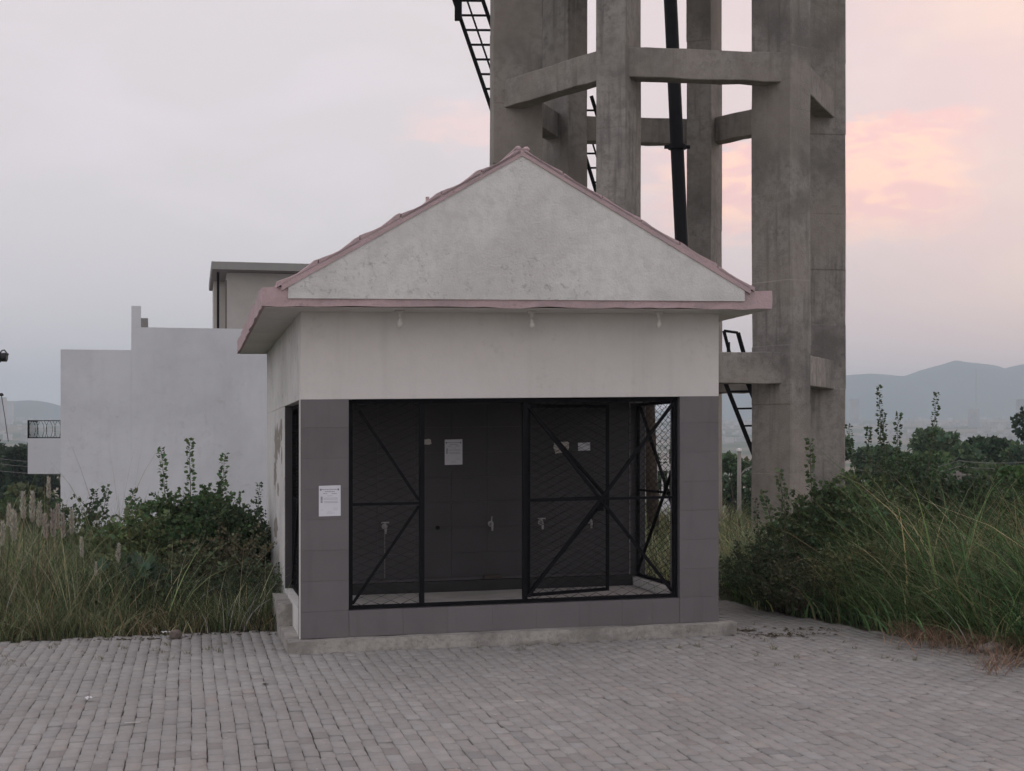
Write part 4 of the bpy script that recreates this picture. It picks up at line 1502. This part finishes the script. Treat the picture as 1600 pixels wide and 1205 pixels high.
# plume grass: single stalks with feathery heads
def plume(x_px, y_top, Y, head, label, lean=0.0, droop=0.1, pale=(0.52, 0.47, 0.40)):
    tp = px(x_px, y_top, Y)
    z0 = float(ground(tp[0], Y))
    b = np.array([tp[0] - lean * 0.6, Y, z0])
    o = thing('plume_grass', tuple(b), label, 'grass', 'feathery plume grass left of the kiosk')
    L = tp[2] - z0
    tp = tp
    pts = [b, lerp(b, tp, 0.4) + np.array([-lean * 0.1, 0, 0]), lerp(b, tp, 1 - head / L), tp]
    MB().tube(pts, [0.006, 0.005, 0.004, 0.0015], 4, cap=False).build('stalk', M['stem'], o, fix=False)
    N = 380
    s = rng.uniform(0, 1, N)
    P = np.array(pts[2])[None] + (np.array(pts[3]) - np.array(pts[2]))[None] * s[:, None]
    a = rng.uniform(0, 6.28, N)
    wid = head * rng.uniform(0.07, 0.13) * np.sin(np.pi * (0.10 + 0.88 * s ** 0.8)) ** 0.9
    dirs = np.stack([np.cos(a), np.sin(a), 1.4 + rng.uniform(0, 1.5, N)], 1)
    P = P + np.stack([np.cos(a), np.sin(a), np.zeros(N)], 1) * (wid * rng.uniform(0, 0.9, N))[:, None]
    V, Fc, C = leaves(P, dirs, head * 0.17 * rng.uniform(0.4, 1.3, N), tint(N, pale, 0.25, 0.05), 0.05)
    mk('plume', V, Fc, M['plume'], o, colors=C)
    return o


pl_spec = [(76, 748, 17.6, 0.24, 'tallest pale plume, under the balcony corner, apart from the rest'),
           (36, 772, 17.2, 0.30, 'pale feathery plume third from the left frame edge'),
           (51, 772, 17.0, 0.34, 'slim leaning plume just left of the balcony corner plume'),
           (22, 800, 16.8, 0.34, 'broad pale plume second from the left frame edge'),
           (4, 818, 16.6, 0.26, 'short plume cut by the left frame edge'),
           (62, 788, 17.3, 0.28, 'plume directly below the tallest one, half hidden in grass'),
           (90, 792, 17.6, 0.28, 'pinkish plume at the corner of the white house wall'),
           (82, 800, 17.1, 0.30, 'dense pinkish plume in the middle of the clump'),
           (112, 800, 17.8, 0.28, 'rightmost plume of the pale clump, before the white wall'),
           (98, 806, 17.0, 0.26, 'soft pinkish plume low beside the house wall edge'),
           (70, 806, 16.7, 0.26, 'short pinkish plume sunk in the grass under the clump'),
           (14, 790, 17.4, 0.26, 'narrow upright plume behind the broad pale plume'),
           (127, 842, 16.4, 0.22, 'single drooping plume right of the pale clump'),
           (150, 880, 16.0, 0.15, 'small low white seed head near the middle of the left grass'),
           (186, 852, 16.2, 0.20, 'slender white seed head nearest the leafy shrub')]
for (a, b, Y, hd, lb) in pl_spec:
    plume(a, b, Y, hd, lb, lean=random.uniform(-0.12, 0.12), pale=(0.50, 0.41, 0.365) if a in (82, 90, 98, 70) else (0.55, 0.48, 0.405))


# ------------------------------------------------------------------ shrubs
def sx(xp, Y):
    return (xp - 800) / F * Y


def place_shrub(xp, Y, h, spread, nst, label, **kw):
    x = sx(xp, Y)
    return shrub(kw.pop('name', 'shrub'), x, Y, float(ground(x, Y)), h, spread, nst, label, 'shrub', **kw)


place_shrub(278, 18.8, 1.66, 0.85, 70, 'broad green leafy shrub with three tall shoots before the white house wall', leaf=0.062, col=(0.085, 0.128, 0.056),
            shoots=[(-0.06, 0, 1.98, -0.10), (0.16, 0, 2.08, -0.02), (0.50, 0.1, 1.90, 0.10)])
place_shrub(205, 17.9, 1.28, 0.66, 44, 'low spreading shrub with yellow-green leaves left of the broad shrub', leaf=0.062, col=(0.125, 0.155, 0.070))
place_shrub(338, 18.6, 1.38, 0.60, 44, 'rounded dark shrub under the rightmost tall shoot', leaf=0.055, col=(0.068, 0.098, 0.048))
place_shrub(112, 20.0, 1.42, 0.42, 12, 'thin dark-leaved shrub standing against the house wall corner', leaf=0.062, col=DEEP, dens=0.55,
            shoots=[(0.1, 0, 1.46, 0.2), (0.3, 0, 1.50, 0.25)])
place_shrub(152, 20.3, 1.40, 0.45, 12, 'thin dark shrub between the house corner and the broad shrub', leaf=0.062, col=DEEP, dens=0.55,
            shoots=[(0.25, 0, 1.46, 0.3)])
place_shrub(388, 19.4, 1.42, 0.48, 28, 'dark twiggy shrub touching the left wall of the kiosk', leaf=0.05, col=DEEP,
            shoots=[(0.12, 0, 1.50, 0.0)])
place_shrub(352, 17.6, 1.02, 0.62, 30, 'reddish-brown weed mass below the tall shoots', leaf=0.042, col=(0.125, 0.112, 0.068))
place_shrub(292, 17.0, 0.86, 0.62, 30, 'olive weed mass in front of the broad shrub', leaf=0.044, col=(0.105, 0.115, 0.062))
place_shrub(222, 16.9, 0.78, 0.50, 10, 'broad-leaved bluish weed low in front of the yellow-green shrub', leaf=0.15, col=(0.075, 0.105, 0.068), dens=0.35, ratio=0.34)
place_shrub(245, 16.5, 0.60, 0.55, 26, 'low feathery weed behind the brown stone', leaf=0.036, col=(0.085, 0.105, 0.055))
place_shrub(365, 16.7, 0.62, 0.50, 26, 'low dark weed mound left of the kiosk plinth', leaf=0.036, col=(0.068, 0.092, 0.052))
place_shrub(402, 17.0, 0.75, 0.36, 18, 'feathery weed pressed against the kiosk side wall', leaf=0.036, col=(0.085, 0.108, 0.058))
place_shrub(160, 16.6, 0.62, 0.45, 18, 'dark weed clump among the left grass below the thin shrubs', leaf=0.045, col=(0.065, 0.09, 0.05))
# right bank
place_shrub(1425, 19.5, 1.95, 0.85, 46, 'tall dark shrub crowned by two long leafy leaders right of the tower', leaf=0.055, col=DEEP,
            shoots=[(-0.42, -0.1, 2.66, 0.0), (0.12, 0, 2.58, 0.03), (-0.15, 0, 2.30, -0.02), (-0.62, 0, 2.16, -0.2), (-0.30, 0, 2.3, -0.1), (-0.5, 0, 2.1, -0.05)])
place_shrub(1488, 19.0, 1.72, 0.75, 38, 'dark rounded shrub behind the straw-topped grass at right', leaf=0.055, col=(0.052, 0.076, 0.042))
place_shrub(1575, 18.6, 1.55, 0.7, 30, 'deep green shrub cut by the right frame edge', leaf=0.06, col=(0.060, 0.092, 0.042))
place_shrub(1300, 17.2, 1.62, 0.72, 56, 'loose green shrub in front of the right tower column', leaf=0.06, col=(0.080, 0.110, 0.052),
            shoots=[(-0.42, 0, 1.62, -0.25), (-0.16, 0, 1.98, -0.12), (-0.6, 0, 1.40, -0.28)])
place_shrub(1212, 16.9, 0.98, 0.52, 34, 'small spiky dark shrub just right of the kiosk', leaf=0.042, col=(0.066, 0.085, 0.048),
            shoots=[(-0.1, 0, 1.3, -0.15), (0.1, 0, 1.4, 0.0)])
place_shrub(1165, 18.2, 0.55, 0.5, 26, 'low dark hedge-like weeds at the back corner of the kiosk', leaf=0.04, col=(0.06, 0.085, 0.045))
place_shrub(1250, 16.4, 0.72, 0.5, 26, 'tangled twiggy weed at the paving edge below the tower', leaf=0.036, col=(0.095, 0.092, 0.058))
place_shrub(1368, 17.8, 1.60, 0.62, 46, 'leafy light green shrub between the loose shrub and the tall dark one', leaf=0.06, col=(0.088, 0.118, 0.052))
place_shrub(1335, 16.0, 0.90, 0.55, 30, 'yellow-green weed amid the grass bank', leaf=0.042, col=(0.130, 0.135, 0.065))

# ------------------------------------------------------------------ trees beyond
TG = 'trees beyond the plateau'
spec = [
    (1338, 681, 88, 95, 'hazy dark tree just right of the tower column', DEEP, {}),
    (1400, 700, 100, 80, 'wide dark tree behind the two leafy leaders', DEEP, {}),
    (1482, 671, 120, 86, 'largest rounded tree right of the leafy leaders', DEEP, {}),
    (1545, 681, 80, 92, 'dark tree between the rounded tree and the tall eucalyptus', (0.036, 0.058, 0.030), {}),
    (1440, 712, 130, 66, 'mid-green tree below the rounded tree', (0.05, 0.08, 0.032), {}),
    (1540, 728, 130, 62, 'olive tree beneath the power lines at right', (0.055, 0.075, 0.035), {}),
    (1612, 735, 110, 44, 'bright green leafy tree at the right frame edge', (0.06, 0.105, 0.032), {}),
    (1600, 690, 90, 78, 'dark tree below the tall eucalyptus', DEEP, {}),
    (1150, 700, 95, 70, 'dark tree behind the cement lamp post', DEEP, {}),
    (1205, 712, 95, 66, 'dark tree behind the right tower column', DEEP, {}),
    (1085, 690, 95, 88, 'dark tree seen through the side grille of the kiosk', DEEP, {}),
    (1020, 700, 95, 84, 'tree hidden mostly by the kiosk, left of the grille view', DEEP, {}),
    (8, 688, 70, 100, 'dark tall tree at the left frame edge', (0.030, 0.048, 0.027), {}),
    (52, 686, 66, 104, 'dark tall tree beside the balcony', (0.030, 0.048, 0.027), {}),
    (-30, 684, 80, 106, 'dark tall tree cut off by the left frame edge', (0.030, 0.048, 0.027), {}),
    (34, 694, 60, 92, 'dark tree between the frame edge and the balcony', (0.030, 0.048, 0.027), {'blobs': 26}),
    (92, 690, 70, 110, 'dark tree partly hidden by the balcony', (0.030, 0.048, 0.027), {}),
    (20, 762, 80, 58, 'olive bush on the slope at the left frame edge', (0.07, 0.085, 0.04), {'crown0': 0.05, 'blobs': 18}),
    (70, 745, 90, 60, 'olive bush on the slope below the balcony', (0.065, 0.085, 0.04), {'crown0': 0.05, 'blobs': 18}),
    (40, 785, 110, 50, 'lower green bush on the slope behind the plume grass', (0.06, 0.085, 0.038), {'crown0': 0.05, 'blobs': 18}),
    (110, 790, 90, 48, 'lower green bush hidden behind the house corner', (0.06, 0.085, 0.038), {'crown0': 0.05, 'blobs': 18}),
]
for (xp, yt, wp, Y, lb, cl, kw) in spec:
    x = sx(xp, Y)
    z0 = float(ground(x, Y)) - 0.1
    h = CH - (yt - HZ) / F * Y - z0
    tree('tree', x, Y, h, wp / F * Y * 1.15, lb, tuple(c_ * 1.25 for c_ in cl), n=6500, leaf=0.0042 * Y * 0.95, group=TG, crown0=kw.get('crown0', 0.18), blobs=kw.get('blobs', 20))
x = sx(1616, 72)
z0 = float(ground(x, 72)) - 0.1
tree('eucalyptus_tree', x, 72, CH - (612 - HZ) / F * 72 - z0, 2.4, 'tall slender eucalyptus at the right frame edge against the hills', (0.034, 0.052, 0.034), n=4600, leaf=0.24,
     crown0=0.48, blobs=16, tall=1.6)

# ------------------------------------------------------------------ poles, wires, lamp
def lamp_post(xp, y0, y1, Y, label):
    a, b = px(xp, y1, Y), px(xp, y0, Y)
    o = thing('lamp_post', tuple(a), label, 'lamp post')
    MB().tube([a, lerp(a, b, 0.5), b], [0.10, 0.085, 0.075], 10).build('post', M['pole'], o, smooth=True)
    MB().lathe((b[0], b[1], b[2]), [(0.09, 0), (0.11, 0.03), (0.10, 0.10), (0.02, 0.13)], 10).build('cap', M['white_iron'], o)
    c = px(xp + 2, y0 + 36, Y)
    d = px(xp + 32, y0 + 31, Y)
    MB().tube([c, lerp(c, d, 0.25) + np.array([0, 0, 0.16]), lerp(c, d, 0.55) + np.array([0, 0, 0.22]), d + np.array([0, 0, 0.14])], 0.03, 6).build('arm', M['pole'], o)
    e_ = d + np.array([0, 0, 0.12])
    MB().box(e_[0] - 0.05, e_[0] + 0.5, e_[1] - 0.09, e_[1] + 0.09, e_[2] - 0.05, e_[2] + 0.06).build('lantern', M['pole'], o, bevel=0.02)


lamp_post(1155, 706, 850, 55, 'pale cement lamp post with curved arm between kiosk and tower')
# power pole and cables on the right
yq = 58
a, b = px(1498, 800, yq), px(1498, 736, yq)
pw = thing('power_pole', tuple(a), 'short pale power pole carrying cables across the trees at right', 'pole')
MB().tube([a - np.array([0, 0, 3]), b], [0.14, 0.11], 8).build('post', M['pole'], pw)
MB().bar(b + np.array([-0.5, 0, -0.15]), b + np.array([0.5, 0, -0.15]), 0.08).build('crossarm', M['pole'], pw)
for i, (y0, y1, y2) in enumerate(((724, 716, 702), (736, 725, 709), (744, 738, 716), (752, 740, 724))):
    A, B, C_ = px(1330, y0 + 8, 64), px(1498, y1 + 4, yq), px(1760, y2 - 8, 48)
    pts = []
    for t in np.linspace(0, 1, 9):
        pts.append(lerp(A, B, t) + np.array([0, 0, -1.2 * t * (1 - t)]))
    for t in np.linspace(0, 1, 9)[1:]:
        pts.append(lerp(B, C_, t) + np.array([0, 0, -1.2 * t * (1 - t)]))
    MB().tube(pts, 0.014, 4, cap=False).build('cable', M['wire_pale'], pw, fix=False)
a, b = px(-60, 830, 80), px(-60, 690, 80)
pw = thing('power_pole', tuple(a), 'pole beyond the left frame edge whose cables cross the dark trees', 'pole')
MB().tube([a - np.array([0, 0, 2]), b], [0.15, 0.12], 8).build('post', M['pole'], pw)
for y0, y1 in ((708, 716), (716, 724), (728, 731)):
    A, B = px(-60, y0, 80), px(260, y1, 74)
    MB().tube([lerp(A, B, t) + np.array([0, 0, -1.6 * t * (1 - t)]) for t in np.linspace(0, 1, 13)], 0.015, 4, cap=False).build('cable', M['wire_pale'], pw, fix=False)
# lamp at the left edge
YQ = 24.0
a, b = px(-42, 990, YQ), px(-42, 520, YQ)
lp = thing('flood_lamp', (a[0], a[1], float(ground(a[0], YQ))), 'small black flood lamp on a bracket at the left frame edge', 'lamp')
MB().tube([(a[0], a[1], -0.3), b], [0.06, 0.05], 8).build('post', M['bin'], lp)
c = px(-20, 568, YQ)
MB().tube([px(-42, 560, YQ), px(-20, 556, YQ), px(-6, 562, YQ)], 0.025, 6).build('bracket', M['bin'], lp)
c = px(-4, 558, YQ)
hd = MB()
hd.lathe(px(-8, 558, YQ), [(0.03, 0), (0.085, 0.02), (0.10, 0.07), (0.075, 0.10), (0.06, 0.12), (0.075, 0.125), (0.075, 0.19), (0.05, 0.20)], 12, axis=(1, 0, -0.02))
hdo = hd.build('lamp_head', M['bin'], lp, smooth=False)
MB().tube([px(0, 552, YQ), px(3, 548, YQ), px(7, 547, YQ), px(10, 551, YQ), px(10, 557, YQ)], 0.012, 5).build('cable_loop', M['bin'], hdo)
MB().lathe(px(9, 556, YQ), [(0.02, 0), (0.05, 0.01), (0.05, 0.035), (0.015, 0.05)], 8).build('mount', M['bin'], hdo)
wv = MB()
wv.tube([px(2, 617, YQ), px(7, 648, YQ), px(13, 690, YQ)], 0.006, 5)
wv.lathe(px(2, 619, YQ), [(0.03, 0), (0.04, 0.02), (0.02, 0.05)], 8)
wv.tube([px(-42, 616, YQ), px(2, 617, YQ)], 0.012, 5)
wv.build('stay_wire', M['bin'], lp)

# mast on the plain
a, b = px(1525, 690, 2600), px(1525, 577, 2600)
mt = thing('radio_mast', tuple(a), 'faint thin radio mast standing before the hazy ridge', 'mast')
MB().tube([a - np.array([0, 0, 20]), b], [1.3, 0.6], 5).build('mast', M['pole'], mt)

# white garden wall and gate seen through the kiosk's side grille
gY = 44.0
a = px(1030, 778, gY)
tag(MB().box(px(1031, 0, gY)[0], px(1090, 0, gY)[0], gY, gY + 0.25, float(ground(5, gY)) - 0.5, a[2]).build('boundary_wall', M['house']),
    'short white boundary wall seen through the side grille', 'wall')
gt = thing('white_rack', (px(1036, 0, gY)[0], gY + 0.6, a[2]), 'white barred rack above the boundary wall, seen through the side grille', 'rack')
x0, x1 = px(1020, 0, gY)[0], px(1047, 0, gY)[0]
z0, z1 = px(0, 778, gY)[2], px(0, 680, gY)[2]
for t in np.linspace(0.45, 1, 5):
    MB().bar((x0, gY + 0.5, lerp(z0, z1, t)), (x1, gY + 0.5, lerp(z0, z1, t)), 0.05).build('bar', M['white_iron'], gt)
for t in np.linspace(0, 1, 4):
    MB().bar((lerp(x0, x1, t), gY + 0.56, z0), (lerp(x0, x1, t), gY + 0.56, z1), 0.05).build('upright', M['white_iron'], gt)
MB().box(x0 + 0.05, x1 + 0.08, gY + 0.40, gY + 0.45, px(0, 736, gY)[2], px(0, 724, gY)[2]).build('panel', M['white_iron'], gt)


# ------------------------------------------------------------------ small things on the ground
def lump(name, x, y, z, s, mat, label, cat_, seed=0, group=None):
    r = np.random.default_rng(seed)
    bm = bmesh.new()
    bmesh.ops.create_icosphere(bm, subdivisions=2, radius=1.0)
    for v in bm.verts:
        d = v.co.normalized()
        k = 1 + 0.22 * math.sin(3.1 * d.x + seed) + 0.15 * math.sin(4.3 * d.y + 2 * seed) + 0.12 * math.sin(5 * d.z) + r.normal(0, 0.05)
        v.co = Vector((d.x * k * s[0], d.y * k * s[1], max(d.z * k, -0.6) * s[2]))
    me = bpy.data.meshes.new(name)
    bm.to_mesh(me)
    bm.free()
    me.materials.append(M[mat])
    o = bpy.data.objects.new(name, me)
    o.location = (x, y, z + 0.6 * s[2])
    COL.objects.link(o)
    return tag(o, label, cat_, group)


def gpos(xp, yp):
    Y = F * CH / (yp - HZ)
    for _ in range(4):
        X = (xp - 800) / F * Y
        Y = F * (CH - plaza(X)) / (yp - HZ)
    return (xp - 800) / F * Y, Y, float(plaza((xp - 800) / F * Y))


x, y, z = gpos(276, 998)
lump('stone', x, y, z, (0.075, 0.06, 0.06), 'stone', 'brown fist-sized stone at the left edge of the paving', 'stone', 2)
x, y, z = gpos(241, 986)
lump('stone', x, y, z, (0.04, 0.03, 0.025), 'stone_pale', 'small pale stone left of the brown stone', 'stone', 3)
x, y, z = gpos(1545, 1020)
lump('stone', x, y, z, (0.12, 0.08, 0.06), 'stone_pale', 'grey half-buried stone under the grass bank at right', 'stone', 6)


def crumple(x, y, z, sx_, sy_, sz_, label, seed, mat='litter', name='paper_scrap'):
    r = np.random.default_rng(seed)
    n1, n2 = 9, 6
    vts = []
    for s in (0, 1):
        for i in range(n1):
            for j in range(n2):
                a, b = i / (n1 - 1) - 0.5, j / (n2 - 1) - 0.5
                w = 1 - 0.35 * abs(b) + 0
                zz = sz_ * (0.15 + abs(math.sin(a * 7 + seed)) * 0.55 + abs(math.sin(b * 5 + a * 3)) * 0.3)
                vts.append((x + a * sx_ * w + r.normal(0, 0.002), y + b * sy_ + r.normal(0, 0.002), z + 0.004 + zz - 0.002 * s))
    fcs = []
    N_ = n1 * n2
    for i in range(n1 - 1):
        for j in range(n2 - 1):
            k = i * n2 + j
            fcs.append((k, k + 1, k + n2 + 1, k + n2))
            fcs.append((N_ + k, N_ + k + n2, N_ + k + n2 + 1, N_ + k + 1))
    return tag(mk(name, np.array(vts), fcs, M[mat], fix=False), label, 'litter')


x, y, z = gpos(140, 1095)
crumple(x, y, z, 0.075, 0.05, 0.03, 'crumpled white tissue lying on the open paving at left', 1)
x, y, z = gpos(259, 991)
crumple(x, y, z, 0.10, 0.04, 0.03, 'white plastic strip beside the brown stone', 2)
x, y, z = gpos(415, 1071)
crumple(x, y, z, 0.05, 0.02, 0.012, 'dark blue wrapper scrap on the paving before the kiosk', 4, 'black', 'wrapper')
x, y, z = gpos(207, 1131)
tag(MB().bar((x - 0.055, y - 0.01, z + 0.008), (x + 0.055, y + 0.01, z + 0.010), 0.007).build('twig', M['paper_old']), 'pale straw stick on the paving below the white tissue', 'twig')
x, y, z = gpos(812, 1097)
tag(MB().bar((x - 0.04, y - 0.004, z + 0.008), (x + 0.045, y + 0.004, z + 0.009), 0.009).build('twig', M['paper_old']), 'pale stick on the paving before the kiosk doorway', 'twig')
# small pale chips and dark leaf litter: uncountable
lt = MB()
for _ in range(260):
    xp, yp = random.uniform(0, 1600), random.uniform(1010, 1204)
    x, y, z = gpos(xp, yp)
    if inside(x, y, hutpoly) or not inside(x, y, poly):
        continue
    s = random.uniform(0.004, 0.012)
    t = random.uniform(0, 6.28)
    ring = [(x + s * math.cos(t + k * 1.57) * random.uniform(0.6, 1.2), y + s * math.sin(t + k * 1.57) * random.uniform(0.6, 1.2), z + 0.006 + random.uniform(0, 0.004)) for k in range(4)]
    lt.add(ring + [(x, y, z + 0.012)], [(0, 1, 4), (1, 2, 4), (2, 3, 4), (3, 0, 4)])
tag(lt.build('stone_chips', M['stone_pale'], fix=False), 'tiny pale chips scattered over the paving', 'chips', kind='stuff')
lt = MB()
for cx_, cy_, n_, sx2, sy2 in ((1225, 993, 150, 0.22, 0.10), (1166, 986, 60, 0.06, 0.06), (1270, 985, 60, 0.2, 0.1), (330, 990, 160, 0.6, 0.12), (80, 998, 160, 0.7, 0.14), (215, 1000, 60, 0.3, 0.05)):
    gx_, gy_, gz_ = gpos(cx_, cy_)
    for _ in range(n_):
        x, y = gx_ + random.gauss(0, sx2), gy_ + random.gauss(0, sy2)
        if inside(x, y, hutpoly):
            continue
        z = plaza(x) + 0.005
        s = random.uniform(0.012, 0.03)
        t = random.uniform(0, 6.28)
        lt.add([(x - s * math.cos(t), y - s * math.sin(t), z), (x - s * 0.4 * math.sin(t), y + s * 0.4 * math.cos(t), z + 0.012), (x + s * math.cos(t), y + s * math.sin(t), z + 0.004), (x + s * 0.4 * math.sin(t), y - s * 0.4 * math.cos(t), z + 0.01)], [(0, 1, 2, 3)])
tag(lt.build('leaf_litter', M['stem'], fix=False), 'dark dry leaf litter gathered at the paving edges', 'leaf litter', kind='stuff')


def brick_at(u, v, h, rz, label, s=(0.115, 0.055, 0.035), mat='brick'):
    c = np.array(HP(u, v, h))
    cs_, sn_ = math.cos(rz), math.sin(rz)
    T = lambda a, b, d: (c[0] + a * cs_ - b * sn_, c[1] + a * sn_ + b * cs_, c[2] + d)
    return tag(MB().box(-s[0], s[0], -s[1], s[1], 0, 2 * s[2], T).build('brick', M[mat], bevel=0.008), label, 'brick')


brick_at(3.25, 0.75, 0.282, 0.1, 'pale loose brick on the kiosk floor behind the right mesh panel', s=(0.15, 0.06, 0.03))
brick_at(2.34, 2.38, 0.402, 0.3, 'brick darkened for dim light on the drain ledge below the middle tap', s=(0.10, 0.04, 0.025), mat='brick_dimmed')

# ------------------------------------------------------------------ haze
hz = MB().box(-5800, 5800, -700, 6200, -16, 262).build('haze', M['pole'], base=(0, 0, -16))
hm, hnt, hout = new_mat('haze_air')
hv = node(hnt, 'ShaderNodeVolumePrincipled', {'Color': (0.74, 0.89, 1.0), 'Density': 0.00036, 'Anisotropy': 0.0})
hnt.links.new(hv.outputs[0], hout.inputs['Volume'])
hz.data.materials.clear()
hz.data.materials.append(hm)
tag(hz, 'thin bluish evening haze over the plain', 'haze', kind='stuff')
